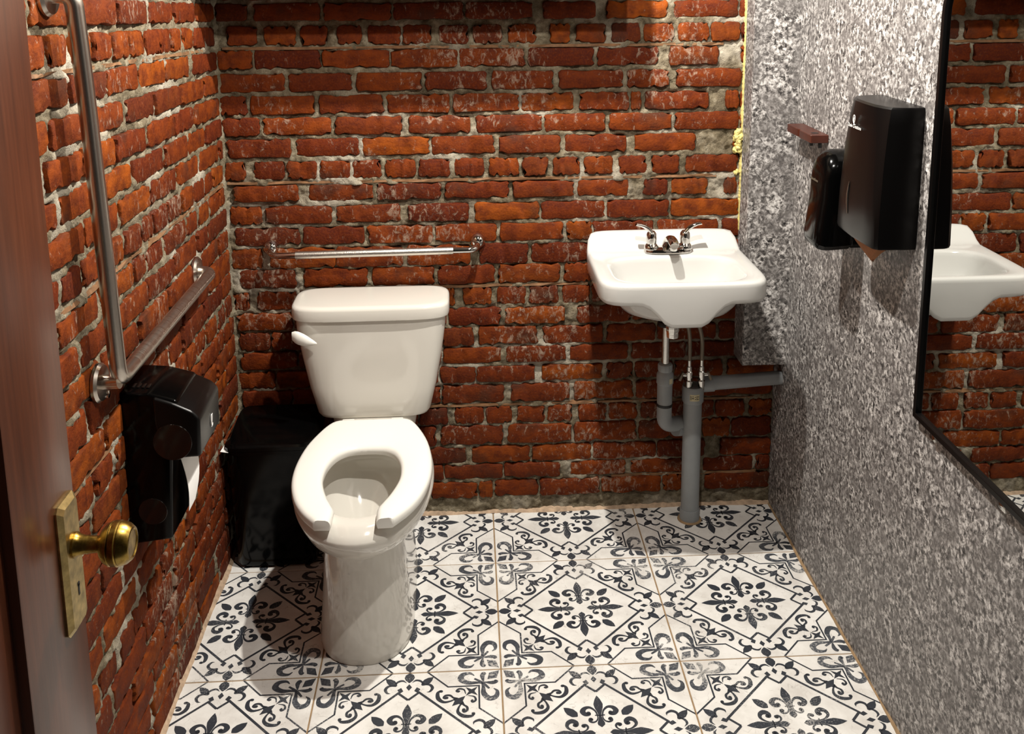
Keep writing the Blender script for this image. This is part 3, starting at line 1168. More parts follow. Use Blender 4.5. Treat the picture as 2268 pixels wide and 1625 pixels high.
link('keyhole', join_mesh([lathe_mesh([(.0035, 0), (.0035, .0006), (.001, .0006)], (DX + .0089, KY, .905), (1, 0, 0), 14),
                           box_mesh(DX + .0088, DX + .0095, KY - .0022, KY + .0022, .889, .905)]), M['rubber'], dr)

# ---------------------------------------------------------------- toilet
TX = -0.349
toilet = empty('toilet', (TX, .16, 0), 'off-white two-piece toilet with an open-front seat', 'toilet')


def egg(hx, yb, yf, ym, z, eb=3.0, n=64, ef=2.0):
    a = np.linspace(0, 2 * np.pi, 1600, endpoint=False)
    c, s_ = np.cos(a), np.sin(a)
    e = np.where(s_ > 0, eb, ef)
    X = TX + hx * np.sign(c) * np.abs(c) ** (2 / e)
    Y = ym + np.where(s_ > 0, yb - ym, ym - yf) * np.sign(s_) * np.abs(s_) ** (2 / e)
    return [Vector((x, y, z)) for x, y in arc_resample(np.stack([X, Y], -1), n)]


BOWL = [  # hx, yb, yf, ym, z, eb, ef
    (.119, .17, -.417, -.26, .000, 5, 2.3), (.122, .17, -.420, -.26, .006, 5, 2.3), (.121, .17, -.419, -.26, .020, 5, 2.3), (.114, .165, -.412, -.26, .10, 5, 2.3),
    (.107, .16, -.404, -.26, .19, 5, 2.3), (.104, .16, -.402, -.26, .25, 5, 2.3), (.103, .16, -.402, -.26, .286, 5, 2.3), (.106, .16, -.406, -.25, .297, 5, 2.2), (.118, .155, -.424, -.24, .303, 4, 2.2),
    (.140, .15, -.452, -.22, .315, 3, 2.1), (.160, .14, -.478, -.20, .335, 2.4, 2.1), (.173, .14, -.496, -.20, .358, 2.2, 2.05), (.1795, .14, -.5055, -.20, .376, 2.2, 2.05),
    (.1812, .14, -.5075, -.20, .384, 2.2, 2.05), (.1800, .14, -.5060, -.20, .390, 2.2, 2.05), (.173, .138, -.494, -.20, .402, 2.2, 2.05), (.166, .135, -.480, -.20, .4125, 2.2, 2.05), (.161, .13, -.472, -.20, .4170, 2.2, 2.05), (.155, .125, -.465, -.20, .4185, 2.2, 2.05),
    (.128, -.060, -.440, -.22, .4185, 2.6, 2.05), (.123, -.066, -.434, -.22, .414, 2.6, 2.05), (.121, -.068, -.432, -.22, .398, 2.6, 2.05), (.124, -.064, -.434, -.22, .388, 2.6, 2.05), (.129, -.058, -.438, -.22, .380, 2.6, 2.05),
    (.130, -.056, -.439, -.22, .366, 2.6, 2.05), (.126, -.062, -.432, -.22, .336, 2.5, 2.05), (.112, -.085, -.412, -.23, .300, 2.3, 2), (.088, -.125, -.380, -.245, .262, 2.2, 2),
    (.062, -.165, -.345, -.26, .232, 2, 2), (.046, -.190, -.322, -.262, .212, 2, 2), (.040, -.200, -.312, -.262, .185, 2, 2), (.030, -.22, -.30, -.262, .150, 2, 2)]
link('bowl', loft_mesh([egg(a, b, c, d, z, eb, 72, ef) for a, b, c, d, z, eb, ef in BOWL]), M['biscuit'], toilet, angle=50)
link('tank_saddle', loft_mesh([sq(hx, .085, 4, TX, .165, z, 40) for hx, z in ((.10, .28), (.118, .38), (.125, .418), (.118, .427))]), M['biscuit'], toilet)
link('bowl_water', lathe_mesh([(.0005, .0), (.047, .0)], (TX, -.257, .206), n=32, cap=True), M['water'], toilet)
# tank
tk = [(.150, .088, .252, .426, 5), (.160, .082, .258, .430, 5), (.166, .079, .260, .440, 5), (.185, .076, .261, .52, 5.5), (.203, .074, .262, .62, 6), (.2145, .0725, .262, .70, 6), (.2165, .072, .262, .735, 6)]
link('tank', loft_mesh([sq(hx, (yb - yf) / 2, e, TX, (yb + yf) / 2, z, 72) for hx, yf, yb, z, e in tk]), M['biscuit'], toilet, angle=50)
ld_ = [(.219, .068, .264, .728, 5), (.2255, .062, .266, .731, 5), (.2265, .061, .266, .738, 5), (.2262, .061, .266, .760, 5), (.2245, .063, .265, .766, 5), (.219, .069, .262, .7695, 5), (.205, .083, .255, .7705, 5)]
link('tank_lid', loft_mesh([sq(hx, (yb - yf) / 2, e, TX, (yb + yf) / 2, z, 72) for hx, yf, yb, z, e in ld_]), M['biscuit'], toilet, angle=50)
# flush lever on the left of the tank front
lv = []
for t, (w, h) in zip(np.linspace(0, 1, 9), ((.006, .012), (.011, .0175), (.012, .0195), (.0115, .019), (.011, .0175), (.010, .0150), (.008, .011), (.006, .007), (.002, .002))):
    cx, cz = TX - .218 + .070 * t, .694 - .016 * t - .004 * t * t
    yy = .060 - .012 * math.sin(min(1, t * 1.3) * math.pi / 2)
    lv.append([Vector((cx, yy + w * math.cos(a), cz + h * math.sin(a))) for a in [2 * math.pi * k / 16 for k in range(16)]])
link('flush_lever', loft_mesh(lv), M['seat'], toilet)['label'] = 'white flush lever'
# seat: open horseshoe
OUT = [(.0, .045), (.05, .0455), (.094, .043), (.118, .022), (.143, -.035), (.164, -.105), (.1755, -.18), (.1785, -.25), (.172, -.325), (.154, -.400), (.130, -.455), (.105, -.494), (.093, -.511)]
INN = [(.0, -.128), (.028, -.130), (.052, -.138), (.073, -.158), (.087, -.188), (.0955, -.225), (.098, -.265), (.096, -.300), (.088, -.340), (.074, -.388), (.060, -.424), (.0510, -.455), (.0535, -.513)]


def crom(pts, n):
    pts = [np.array(p, float) for p in pts]
    P = [pts[0] * 2 - pts[1]] + pts + [pts[-1] * 2 - pts[-2]]
    out = []
    m = len(pts) - 1
    for i in range(n + 1):
        t = i / n * m
        k = min(int(t), m - 1)
        f = t - k
        p0, p1, p2, p3 = P[k:k + 4]
        out.append(.5 * (2 * p1 + (p2 - p0) * f + (2 * p0 - 5 * p1 + 4 * p2 - p3) * f * f + (3 * p1 - p0 - 3 * p2 + p3) * f ** 3))
    return out


sh = lambda P: [(x, y if y > -.25 else -.25 + (y + .25) * .925) for x, y in P]
oc, ic = crom(sh(OUT), 36), crom(sh(INN), 36)
st = [(-o[0], o[1], -i[0], i[1]) for o, i in zip(oc[:0:-1], ic[:0:-1])] + [(o[0], o[1], i[0], i[1]) for o, i in zip(oc, ic)]
rings = []
zb_, zt_ = .4195, .446
for q, (ox, oy, ix, iy) in enumerate(st):
    O, I = np.array((ox, oy)), np.array((ix, iy))
    d = I - O
    L = np.hypot(*d)
    d = d / L
    edge = min(q, len(st) - 1 - q)
    end = {0: .55, 1: .88}.get(edge, 1.0) if False else 1.0
    k_ = min(1.0, L / .062)
    prof = [(.002, zb_), (0, zb_ + .004), (0, zt_ - .010), (.0025 * k_, zt_ - .0045), (.008 * k_, zt_ - .001), (.016 * k_, zt_), (L - .018 * k_, zt_ - .001), (L - .008 * k_, zt_ - .0035), (L - .002 * k_, zt_ - .009), (L, zt_ - .015), (L - .003, zb_)]
    rings.append([Vector((TX + (O + d * s)[0], (O + d * s)[1], zb_ + (z - zb_) * end)) for s, z in prof])
link('seat', loft_mesh(rings), M['seat'], toilet, angle=55)['label'] = 'white open-front toilet seat'
for s in (-1, 1):
    link('seat_hinge', box_mesh(TX + s * .07 - .018, TX + s * .07 + .018, .030, .066, .418, .436, .004), M['seat'], toilet)
toilet.rotation_euler = (0, 0, math.radians(0.45))

# ---------------------------------------------------------------- sink
SX, SZ = 0.519, 0.879
sink = empty('sink', (SX, YB, SZ - .12), 'white wall-hung washbasin with chrome twin-lever faucet', 'sink')


def ledge(x, y):
    yy = y - YB
    t = min(max((yy + .085) / .065, 0), 1)
    return .047 * t * t * (3 - 2 * t)


def shield(x, y):
    yy = y - YB
    a = abs(x - SX)
    t = min(max((.135 - a) / .095, 0), 1)
    t = t ** 1.35
    f = min(max((-.30 - yy) / .09, 0), 1)
    return -.064 * t * t * (3 - 2 * t) * f


rings = []
for hx, hy, e, c, z in ((.018, .018, 2, -.23, -.128), (.05, .045, 2.2, -.235, -.124), (.105, .075, 2.8, -.25, -.112), (.145, .098, 3.2, -.256, -.082), (.166, .110, 3.6, -.259, -.042),
                        (.176, .1155, 3.8, -.260, -.016), (.181, .118, 3.8, -.260, -.006), (.186, .1215, 3.8, -.260, -.0005)):
    rings.append(sq(hx, hy, e, SX, YB + c, SZ + z, 80))
for t in (.12, .3, .5, .68, .84, .95):
    hx, hy, c, e = .186 + (.2255 - .186) * t, .1215 + (.1985 - .1215) * t, -.260 + (.055) * t, 3.8 + 3.2 * t
    rings.append(sq(hx, hy, e, SX, YB + c, SZ + .003 * math.sin(t * 2.6), 80, ledge))
for hx, hy, z in ((.2285, .2025, .0), (.2315, .2050, -.005), (.2325, .2058, -.012)):
    rings.append(sq(hx, hy, 7, SX, YB - .205, SZ + z, 80, ledge))
for hx, hy, z in ((.2322, .2055, -.044), (.2310, .2045, -.051), (.2275, .201, -.0565)):
    rings.append(sq(hx, hy, 7, SX, YB - .205, SZ + z, 80, shield))
for hx, hy, e, c, z, sh in ((.219, .193, 6.5, -.205, -.058, 1.0), (.205, .186, 5.5, -.205, -.057, 1.0), (.185, .174, 4, -.208, -.058, .9), (.180, .168, 3.4, -.210, -.074, .65), (.171, .160, 3.0, -.212, -.094, .38), (.155, .147, 2.8, -.216, -.112, .15), (.124, .122, 2.5, -.222, -.125, 0), (.07, .075, 2.2, -.228, -.130, 0), (.03, .03, 2, -.23, -.134, 0)):
    rings.append(sq(hx, hy, e, SX, YB + c, SZ + z, 80, (lambda s: (lambda x, y: shield(x, y) * s))(sh)))
link('basin', loft_mesh(rings), M['china'], sink, angle=60)
FX, FY, FZ = .527, YB - .098, SZ + .003
fa = link('faucet', loft_mesh([sq(.0700, .028, 2.8, FX, FY, FZ + z, 40) for z in (0, .006)] + [sq(.0665, .0255, 2.8, FX, FY, FZ + .012, 40), sq(.056, .018, 2.8, FX, FY, FZ + .015, 40)]), M['chrome'], sink)
spt = []
for t, y, z, w, h in ((0, .012, .016, .016, .014), (.2, -.002, .030, .0165, .017), (.4, -.022, .043, .016, .014), (.6, -.045, .050, .0155, .0115), (.8, -.068, .050, .015, .0105), (.93, -.084, .046, .0145, .0105), (1, -.092, .042, .0125, .009)):
    spt.append([Vector((FX + w * math.cos(a), FY + y, FZ + z + h * math.sin(a))) for a in [2 * math.pi * k / 24 for k in range(24)]])
link('spout', loft_mesh(spt), M['chrome'], fa)
link('aerator', lathe_mesh([(.0105, 0), (.0105, -.014), (.009, -.016), (.001, -.016)], (FX, FY - .080, FZ + .042)), M['chrome'], fa)
for s in (-1, 1):
    hxp = FX + s * .050
    body = lathe_mesh([(.022, .010), (.0225, .016), (.019, .022), (.0145, .027), (.0155, .034), (.0160, .048), (.0135, .058), (.009, .064), (.001, .066)], (hxp, FY, FZ), n=28)
    lev = []
    for t, dx, dz, w, h in ((0, .000, .060, .008, .006), (.25, .010, .072, .008, .006), (.5, .022, .080, .0085, .0055), (.75, .034, .085, .009, .005), (1, .047, .087, .009, .0045)):
        lev.append([Vector((hxp + s * dx - s * h * .5 * math.sin(a), FY - .004 + w * math.cos(a), FZ + dz + h * math.sin(a))) for a in [2 * math.pi * k / 16 for k in range(16)]])
    link('faucet_handle', join_mesh([body, loft_mesh(lev)]), M['chrome'], fa)

# ---------------------------------------------------------------- plumbing under the sink
PX, PY = .618, .196
dp = empty('drain_pipe', (PX, PY, 0), 'grey plastic drain pipework under the sink with chrome tailpiece and stop valves', 'pipe')
link('riser', lathe_mesh([(.001, .002), (.0285, .002), (.0285, .44), (.026, .44), (.026, .43), (.001, .43)], (PX, PY, 0), n=32), M['pvc'], dp)
link('floor_socket', lathe_mesh([(.0310, .0), (.0310, .036), (.0300, .039), (.0285, .039)], (PX, PY, 0.0005), n=32), M['pvc'], dp)
link('collar', lathe_mesh([(.0285, .395), (.0315, .398), (.0330, .402), (.0330, .447), (.0315, .450), (.027, .450), (.027, .440), (.001, .440)], (PX, PY, 0), n=32), M['pvc'], dp)
link('sealant_ring', lathe_mesh([(.030, .0002), (.038, .0002), (.037, .002), (.033, .004), (.030, .004)], (PX, PY, 0.0004), n=32), M['grout'], dp)
link('branch_pipe', tube_mesh([(PX + .03, PY + .012, .447), (XR, PY + .012, .462)], .0215, 28), M['pvc'], dp)
link('branch_socket', tube_mesh([(PX + .028, PY + .012, .4468), (PX + .066, PY + .012, .4488)], .0250, 28), M['pvc'], dp)


def curved_label(cx, cy, r, z0, z1, a0, a1, n=8):
    v, f = [], []
    for k in range(n + 1):
        a = a0 + (a1 - a0) * k / n
        for z in (z0, z1):
            v.append((cx + r * math.sin(a), cy - r * math.cos(a), z))
    for k in range(n):
        f.append((2 * k, 2 * k + 2, 2 * k + 3, 2 * k + 1))
    return v, f


v, f = curved_label(PX, PY, .0334, .411, .432, -.50, .42)
sk = link('sticker', mesh(v, f), M['sticker'], dp)
sk['label'] = 'small pale printed sticker'
ms = []
for (a0, a1, z0, z1) in ((-.46, -.43, .414, .429), (-.30, -.12, .419, .422), (-.38, -.34, .415, .428), (-.06, .06, .4235, .4255), (.12, .17, .415, .428), (.20, .30, .416, .419), (.22, .30, .424, .427), (-.26, -.16, .425, .4275), (-.04, .08, .417, .419), (.35, .38, .414, .429)):
    v, f = curved_label(PX, PY, .0336, z0, z1, a0, a1, 3)
    ms.append(mesh(v, f))
link('print_marks', join_mesh(ms), M['rubber'], sk)

QX, QY = .528, .185
tr = link('trap_body', lathe_mesh([(.001, .395), (.0230, .395), (.0232, .463), (.0258, .466), (.0258, .494), (.023, .499), (.020, .505), (.0125, .505)], (QX, QY, 0), n=32), M['pvc'], dp)
link('tailpiece', lathe_mesh([(.0122, .47), (.0122, .668), (.001, .668)], (QX, QY, 0), n=24), M['chrome'], tr)
link('compression_nut', lathe_mesh([(.0125, .505), (.0215, .505), (.0225, .508), (.0225, .524), (.0215, .527), (.0125, .527)], (QX, QY, 0), n=12), M['pvc'], tr, angle=20)
link('gasket', lathe_mesh([(.0225, .391), (.0245, .391), (.0245, .399), (.0225, .399)], (QX, QY, 0), n=32), M['rubber'], tr)
link('elbow', tube_mesh(fillet([(QX, QY, .393), (QX, QY, .325), (QX + .075, QY + .035, .318)], .05, 10), .0230, 28), M['pvc'], tr)
link('elbow_socket', tube_mesh([(QX + .040, QY + .022, .306), (QX + .062, QY + .034, .300)], .026, 24), M['pvc'], tr)
link('cap_label', mesh(*curved_label(QX, QY, .0261, .470, .486, .35, .85, 4)), M['sticker'], tr)
link('slip_nut', lathe_mesh([(.014, -.022), (.0175, -.020), (.0185, -.004), (.020, 0), (.020, .014), (.017, .016), (.017, .052), (.001, .052)], (SX + .006, YB - .20, SZ - .217 + .012), n=8), M['chrome'], tr, angle=20)
link('trap_arm', tube_mesh(fillet([(SX + .006, YB - .20, SZ - .175), (QX - .012, QY - .04, SZ - .170), (QX, QY, SZ - .19), (QX, QY, SZ - .225)], .03, 8), .0185, 20), M['rubber'], tr)
link('trap_ring', lathe_mesh([(.0165, .0), (.026, .0), (.027, .006), (.024, .013), (.0165, .013)], (QX, QY, .650), n=24), M['rubber'], tr)

for k, (vx, s, top, lab) in enumerate(((.602, -1, (.575, .150), 'small chrome stop valve and hose on the side nearer the trap'), (.640, 1, (.600, .150), 'small chrome stop valve and hose on the side nearer the branch pipe'))):
    vy = PY - .012
    sv = link('stop_valve', join_mesh([lathe_mesh([(.008, .472), (.0105, .475), (.0105, .500), (.0075, .503), (.001, .503)], (vx, vy, 0), n=16),
                                  tube_mesh([(vx, vy, .488), (vx + s * .019, vy, .490)], .006, 12)]), M['chrome'], dp)
    link('stub', lathe_mesh([(.001, .440), (.0095, .440), (.0095, .452), (.0115, .453), (.0115, .470), (.009, .472), (.001, .472)], (vx, vy, 0), n=20), M['chrome'], sv)
    link('lever_handle', prism_mesh([(vx + s * .016, .498), (vx + s * .022, .499), (vx + s * .034, .474), (vx + s * .026, .471)], 'y', vy - .006, vy + .006, .001), M['hose'], sv)
    link('ferrule', lathe_mesh([(.001, .503), (.0085, .503), (.0085, .516), (.006, .518), (.006, .538), (.001, .538)], (vx, vy, 0), n=14), M['chrome'], sv)
    link('supply_hose', tube_mesh(fillet([(vx, vy, .536), (vx, vy, .62), (top[0], top[1], .70), (top[0] - .02, top[1], .742)], [.07, .05], 8), .0062, 12), M['hose'], sv)

# ---------------------------------------------------------------- grab bars
gb = empty('grab_bar', (XL, -.81, .94), 'brushed steel L-shaped grab bar on the brick side wall', 'grab bar')
D = .048
pT, pC, pF = Vector((XL + D, -.858, 1.665)), Vector((XL + D, -.808, .940)), Vector((XL + D, -.112, .938))
link('vertical_rail', tube_mesh(fillet([(XL + .004, -.872, 1.672), (XL + D, -.866, 1.672), pT + (pC - pT) * .2, pC + Vector((0, 0, .0)), pC + (pF - pC) * .12], [.034, .1, .034], 10), .0158, 24), M['steel'], gb)
link('horizontal_rail', tube_mesh(fillet([pC + (pF - pC) * .07, pF, (XL + .004, -.098, .938)], .034, 10), .0157, 24), M['steel_y'], gb)
link('corner_post', tube_mesh([(XL + .004, -.802, .934), (XL + D, -.806, .938)], .0145, 20), M['steel'], gb)
for (y, z) in ((-.872, 1.672), (-.802, .934), (-.096, .938)):
    link('wall_flange', lathe_mesh([(.001, .0), (.038, .0), (.0385, .006), (.034, .0115), (.020, .013), (.001, .013)], (XL + .004, y, z), (1, 0, 0), 32), M['steel'], gb, angle=30)
link('flange_screw', lathe_mesh([(.001, 0), (.008, 0), (.0075, .003), (.001, .004)], (XL + .015, -.785, .903), (1, 0, 0), 14), M['chrome'], gb)

tb = empty('grab_bar', (-.35, YB, .885), 'slim chrome bar with knurled grip above the toilet tank', 'grab bar')
za, zb2 = .884, .890
e0, e1 = Vector((-.650, YB - .062, za)), Vector((-.036, YB - .062, zb2))
link('rail', tube_mesh(fillet([(-.655, YB - .004, za + .010), e0 + Vector((.004, 0, 0)), e1 - Vector((.004, 0, 0)), (-.036, YB - .004, zb2 + .012)], .026, 10), .0092, 18), M['chrome'], tb)
link('knurled_grip', tube_mesh([e0 + (e1 - e0) * .125, e0 + (e1 - e0) * .88], .0112, 24), M['knurl'], tb)['label'] = 'matt knurled grip'
for (x, z) in ((-.655, za + .010), (-.036, zb2 + .012)):
    link('wall_flange', lathe_mesh([(.001, 0), (.024, 0), (.0235, .006), (.018, .016), (.012, .022), (.001, .024)], (x, YB - .003, z), (0, -1, 0), 24), M['chrome'], tb)

# ---------------------------------------------------------------- toilet paper dispenser on the left wall
NY, FYY = -.700, -.540
tp = empty('toilet_paper_dispenser', (XL, -.62, .53), 'tall black toilet paper dispenser on the brick side wall below the grab bar', 'paper dispenser')
body = [(XL + .003, .525), (XL + .088, .535), (XL + .100, .72), (XL + .118, .75), (XL + .118, .845), (XL + .06, .862), (XL + .003, .866)]
link('housing', prism_mesh(body, 'y', NY + .004, FYY - .004, .006), M['black'], tp, angle=35)
cover = [(XL + .080, .718), (XL + .160, .722), (XL + .163, .806), (XL + .150, .822), (XL + .110, .842), (XL + .070, .856), (XL + .070, .80)]
link('cover', prism_mesh(cover, 'y', NY - .002, FYY + .002, .007, 4), M['black_satin'], tp, angle=35)
link('roll_shade_disc', lathe_mesh([(.001, 0), (.040, 0), (.039, .0012), (.001, .0012)], (XL + .105, NY - .0018, .757), (0, -1, 0), 40), M['smoke'], tp)  # added disc standing in for a round shade on the cover's near side
link('lower_window', lathe_mesh([(.001, 0), (.030, 0), (.029, .0012), (.001, .0012)], (XL + .052, NY + .0042, .60), (0, -1, 0), 40), M['smoke'], tp)
mk = tube_mesh([(XL + .1632, -.612 + .010 * math.cos(a) * .6, .762 + .013 * math.sin(a)) for a in np.linspace(.8, 5.6, 14)], .0009, 6)
link('logo_mark', join_mesh([mk, tube_mesh([(XL + .1632, -.616, .748), (XL + .1632, -.606, .775)], .0009, 6)]), M['white_mark'], tp)
for k in range(4):
    link('slot', box_mesh(XL + .02 + k * .010, XL + .026 + k * .010, NY + .03, NY + .05, .862, .8672 - k * .0006, .001), M['smoke'], tp)
# hanging sheet
rings = []
for t in np.linspace(0, 1, 10):
    z = .716 - .135 * t
    x = XL + .108 + .010 * math.sin(t * 2.6) + .004 * t
    y0, y1 = -.672 + .006 * t, -.572 - .045 * t ** 3
    rings.append([Vector((x, y0, z)), Vector((x, y1, z)), Vector((x - .0008, y1, z)), Vector((x - .0008, y0, z))])
tag(link('toilet_paper', loft_mesh(rings), M['tissue']), 'white sheet of toilet paper hanging from the black dispenser', 'toilet paper')

# ---------------------------------------------------------------- waste bin
bn = empty('waste_bin', (-.635, .12, 0), 'black waste bin in the corner beside the toilet', 'bin')
bx0, bx1, by0, by1 = -.766, -.508, .004, .236
cxm, cym = (bx0 + bx1) / 2, (by0 + by1) / 2
link('body', loft_mesh([sq((bx1 - bx0) / 2 - i, (by1 - by0) / 2 - i, 9, cxm, cym, z, 64) for i, z in ((.022, .004), (.016, .007), (.013, .014), (.004, .360), (.0, .362), (.0, .372))]), M['black'], bn, angle=30)
lidr = []
for i, z in ((.0, .3725), (-.002, .374), (-.002, .384), (.003, .389)):
    lidr.append(sq((bx1 - bx0) / 2 - i, (by1 - by0) / 2 - i, 9, cxm, cym, z, 64))
lidr.append([Vector((p.x, p.y, .391 + .022 * max(0, min(1, (p.y - by0) / .14)))) for p in sq((bx1 - bx0) / 2 - .012, (by1 - by0) / 2 - .012, 8, cxm, cym, .39, 64)])
link('lid', loft_mesh(lidr), M['black'], bn, angle=30)
for sx in (bx0 + .045, bx1 - .045):
    for sy in (by0 + .045, by1 - .045):
        link('foot', lathe_mesh([(.012, .0), (.014, .006)], (sx, sy, .0005), n=14), M['rubber'], bn)
link('liner_corner', mesh([(-.776, .012, .372), (-.762, .060, .388), (-.752, .006, .371), (-.772, .030, .372)], [(0, 2, 1), (0, 1, 3)]), M['tissue'], bn)['label'] = 'white bin liner corner poking out'

# ---------------------------------------------------------------- paper towel dispenser on the right wall
pt = empty('paper_towel_dispenser', (XR, -.52, 1.115), 'tall black paper towel dispenser on the grey wall beside the mirror', 'paper dispenser')
y_near, y_far = -.634, -.408


def towel_ring2(z, dep, ins=0.0, rnd=0.0):
    y0, y1 = y_near + ins, y_far - ins
    d = dep - ins
    k = rnd
    poly = [(0.001, y0), (.022, y0), (d * .6, y0 + .001 + k * .10), (d - .010 - k * .12, y0 + .002 + k * .35), (d - .003 - k * .08, y0 + .007 + k * .8), (d, y0 + .016 + k * 1.2), (d + .003, y0 + .06), (d + .005, y0 + .11), (d + .003, y1 - .06), (d, y1 - .016 - k * 1.2), (d - .003 - k * .08, y1 - .007 - k * .8), (d - .010 - k * .12, y1 - .002 - k * .35), (d * .6, y1 - .001 - k * .1), (.022, y1), (.001, y1)]
    return [Vector((XR - a, b, z)) for a, b in poly]


link('housing', loft_mesh([towel_ring2(*q) for q in ((1.112, .090, .004), (1.114, .093, .001), (1.120, .094, 0), (1.20, .094, 0, .004), (1.30, .091, 0, .012), (1.38, .086, 0, .022), (1.415, .083, .001, .028), (1.4195, .081, .003, .028), (1.4205, .075, .009, .026))]), M['black_satin'], pt, angle=32)
link('lock_slot', tube_mesh([(XR - .0985, -.492 + .006 * math.sin(t * 3.1) , 1.235 - .075 * t) for t in np.linspace(0, 1, 10)], [.0006, .0015, .0022, .0026, .003, .003, .0028, .0024, .0018, .0008], 8), M['steel'], pt)
# lettering faces the room (-X); text runs from far to near
tm = Matrix(((0, 0, -1, XR - .0955), (-1, 0, 0, -.496), (0, 1, 0, 1.357), (0, 0, 0, 1)))
link('brand_lettering', text_mesh('Oasis Creations', .0115, tm), M['white_mark'], pt, smooth=False)
lg = [tube_mesh([(XR - .0962, -.494 + .0055 * math.cos(a), 1.377 + .0090 * math.sin(a)) for a in np.linspace(0, 2 * math.pi, 17)], .0009, 6),
      tube_mesh([(XR - .0962, -.498 - .0050 * math.cos(a), 1.373 + .0085 * math.sin(a)) for a in np.linspace(2.2, 5.2, 10)], .0011, 6)]
link('brand_mark', join_mesh(lg), M['white_mark'], pt)
# towel
rings = []
for t in np.linspace(0, 1, 13):
    y = -.600 + .175 * t
    sag = .004 + .046 * max(0.0, 1 - abs(t - .25) / (.27 if t < .25 else .80)) ** (.85 if t < .25 else .55)
    rings.append([Vector((XR - .078 + .010 * t, y, 1.1115)), Vector((XR - .068 + .006 * t, y + .004, 1.1115 - sag * .8)), Vector((XR - .058, y + .006, 1.1115 - sag)), Vector((XR - .044, y, 1.1115 - sag * .5)), Vector((XR - .036, y, 1.1115))])
pw = tag(link('paper_towel', loft_mesh(rings), M['kraft']), 'brown paper towel sticking out under the black dispenser', 'paper towel')
tip = mesh([(XR - .064, -.562, 1.066), (XR - .056, -.520, 1.072), (XR - .058, -.556, 1.052), (XR - .0595, -.562, 1.066), (XR - .0515, -.520, 1.072), (XR - .0555, -.556, 1.052)],
           [(0, 1, 2), (5, 4, 3), (0, 2, 5, 3), (1, 0, 3, 4), (2, 1, 4, 5)])
link('torn_corner', tip, M['tissue'], pw, smooth=False)

# ---------------------------------------------------------------- soap dispenser
sd = empty('soap_dispenser', (XR, -.30, 1.04), 'round-topped glossy black soap dispenser behind the towel dispenser', 'soap dispenser')
rings = []
prof = [(.000, .0), (.020, .0), (.060, .004), (.085, .012), (.098, .026), (.102, .042), (.100, .058), (.094, .075)]
y0s, y1s = -.365, -.245
ysm, hys = (y0s + y1s) / 2, (y1s - y0s) / 2


def soap_ring(d, top, hy, zb):
    """outline in the wall plane at distance d from the wall: flat bottom, arched top"""
    pts = []
    r = hy
    n = 20
    f = lambda z: XR - d * (1 + .13 * max(0.0, (1.16 - z) / .12)) if d > .05 else XR - d
    pts.append(Vector((f(zb), ysm + hy - .012, zb)))
    pts.append(Vector((f(zb + .012), ysm + hy, zb + .012)))
    for z in (1.08, 1.12, 1.16):
        pts.append(Vector((f(z), ysm + hy, z)))
    for k in range(n + 1):
        a = math.pi * k / n
        pts.append(Vector((XR - d, ysm + r * math.cos(a), top - r * .85 + r * .85 * math.sin(a))))
    for z in (1.16, 1.12, 1.08):
        pts.append(Vector((f(z), ysm - hy, z)))
    pts.append(Vector((f(zb + .012), ysm - hy, zb + .012)))
    pts.append(Vector((f(zb), ysm - hy + .012, zb)))
    return pts


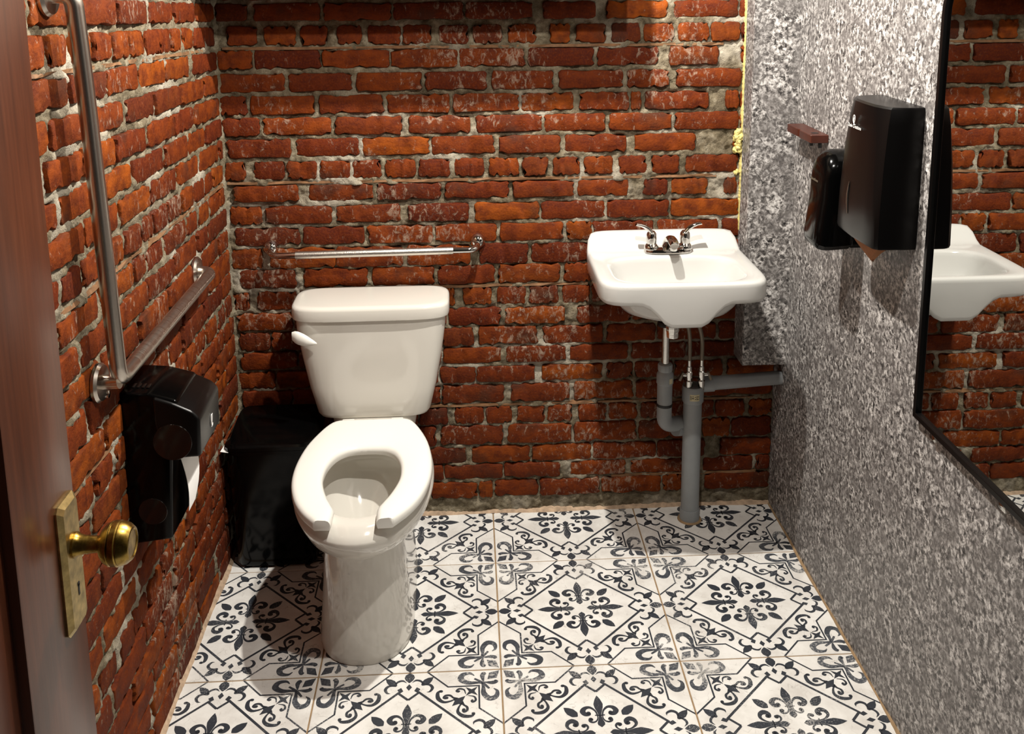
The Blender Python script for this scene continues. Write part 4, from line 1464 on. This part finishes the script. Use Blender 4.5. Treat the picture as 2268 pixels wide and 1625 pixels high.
link('housing', loft_mesh([soap_ring(*q) for q in ((.001, 1.275, .060, 1.038), (.030, 1.275, .060, 1.038), (.032, 1.273, .0585, 1.040), (.036, 1.275, .060, 1.036), (.070, 1.274, .060, 1.033), (.088, 1.268, .058, 1.033), (.098, 1.255, .053, 1.036), (.104, 1.232, .045, 1.044), (.107, 1.20, .036, 1.054))]), M['black'], sd, angle=35)
ms = []
for k in range(8):
    ms.append(box_mesh(XR - .1082, XR - .1068, ysm + .028 - k * .006, ysm + .032 - k * .006, 1.195, 1.199 + (.002 if k in (0, 4) else 0)))
link('print_marks', join_mesh(ms), M['hose'], sd, smooth=False)

# ---------------------------------------------------------------- wooden bracket
wb = empty('wooden_bracket', (XR, .0, 1.25), 'red-brown wooden wall bracket above the soap dispenser', 'bracket')
link('board', prism_mesh([(XR - .049, -.090), (XR, -.090), (XR, .112), (XR - .047, .112), (XR - .047, .020), (XR - .043, .012), (XR - .049, .002)], 'z', 1.250, 1.272, .0015, 1), M['redwood'], wb, angle=25)
link('board_hole', lathe_mesh([(.001, 0), (.010, 0), (.010, .0006), (.001, .0006)], (XR - .026, -.055, 1.272), n=20), M['rubber'], wb)
for (d, y) in ((.043, -.078), (.020, -.080)):
    link('peg', box_mesh(XR - d - .0045, XR - d + .0045, y - .004, y + .004, 1.236 if d < .03 else 1.242, 1.251, .001), M['rubber'], wb)

# ---------------------------------------------------------------- mirror
mr = empty('mirror', (XR, -1.08, .765), 'large wall mirror with thin black frame and rounded upper corners', 'mirror')
my0, my1, mz0, mz1 = -1.46, -.700, .764, 1.715


def mir_ring(ins, d, rad=.10):
    a0, a1, b0, b1 = my0 + ins, my1 - ins, mz0 + ins, mz1 - ins
    r = rad - ins
    pts = [(a0, b0), (a1, b0)]
    for k in range(9):
        a = math.pi / 2 * k / 8
        pts.append((a1 - r + r * math.cos(a), b1 - r + r * math.sin(a)))
    for k in range(9):
        a = math.pi / 2 + math.pi / 2 * k / 8
        pts.append((a0 + r + r * math.cos(a), b1 - r + r * math.sin(a)))
    return [Vector((XR - d, y, z)) for y, z in pts]


link('frame', loft_mesh([mir_ring(0, .001), mir_ring(0, .0132), mir_ring(.001, .014), mir_ring(.011, .014), mir_ring(.012, .0132), mir_ring(.012, .004)], True, False), M['black_satin'], mr, angle=30)
link('glass', loft_mesh([mir_ring(.0115, .004), mir_ring(.0115, .0065)]), M['mirror'], mr, smooth=False)
for y in (-.79, -1.06, -1.33):
    link('mounting_clip', box_mesh(XR - .012, XR, y - .012, y + .012, mz0 - .012, mz0 + .002, .001), M['chrome'], mr)
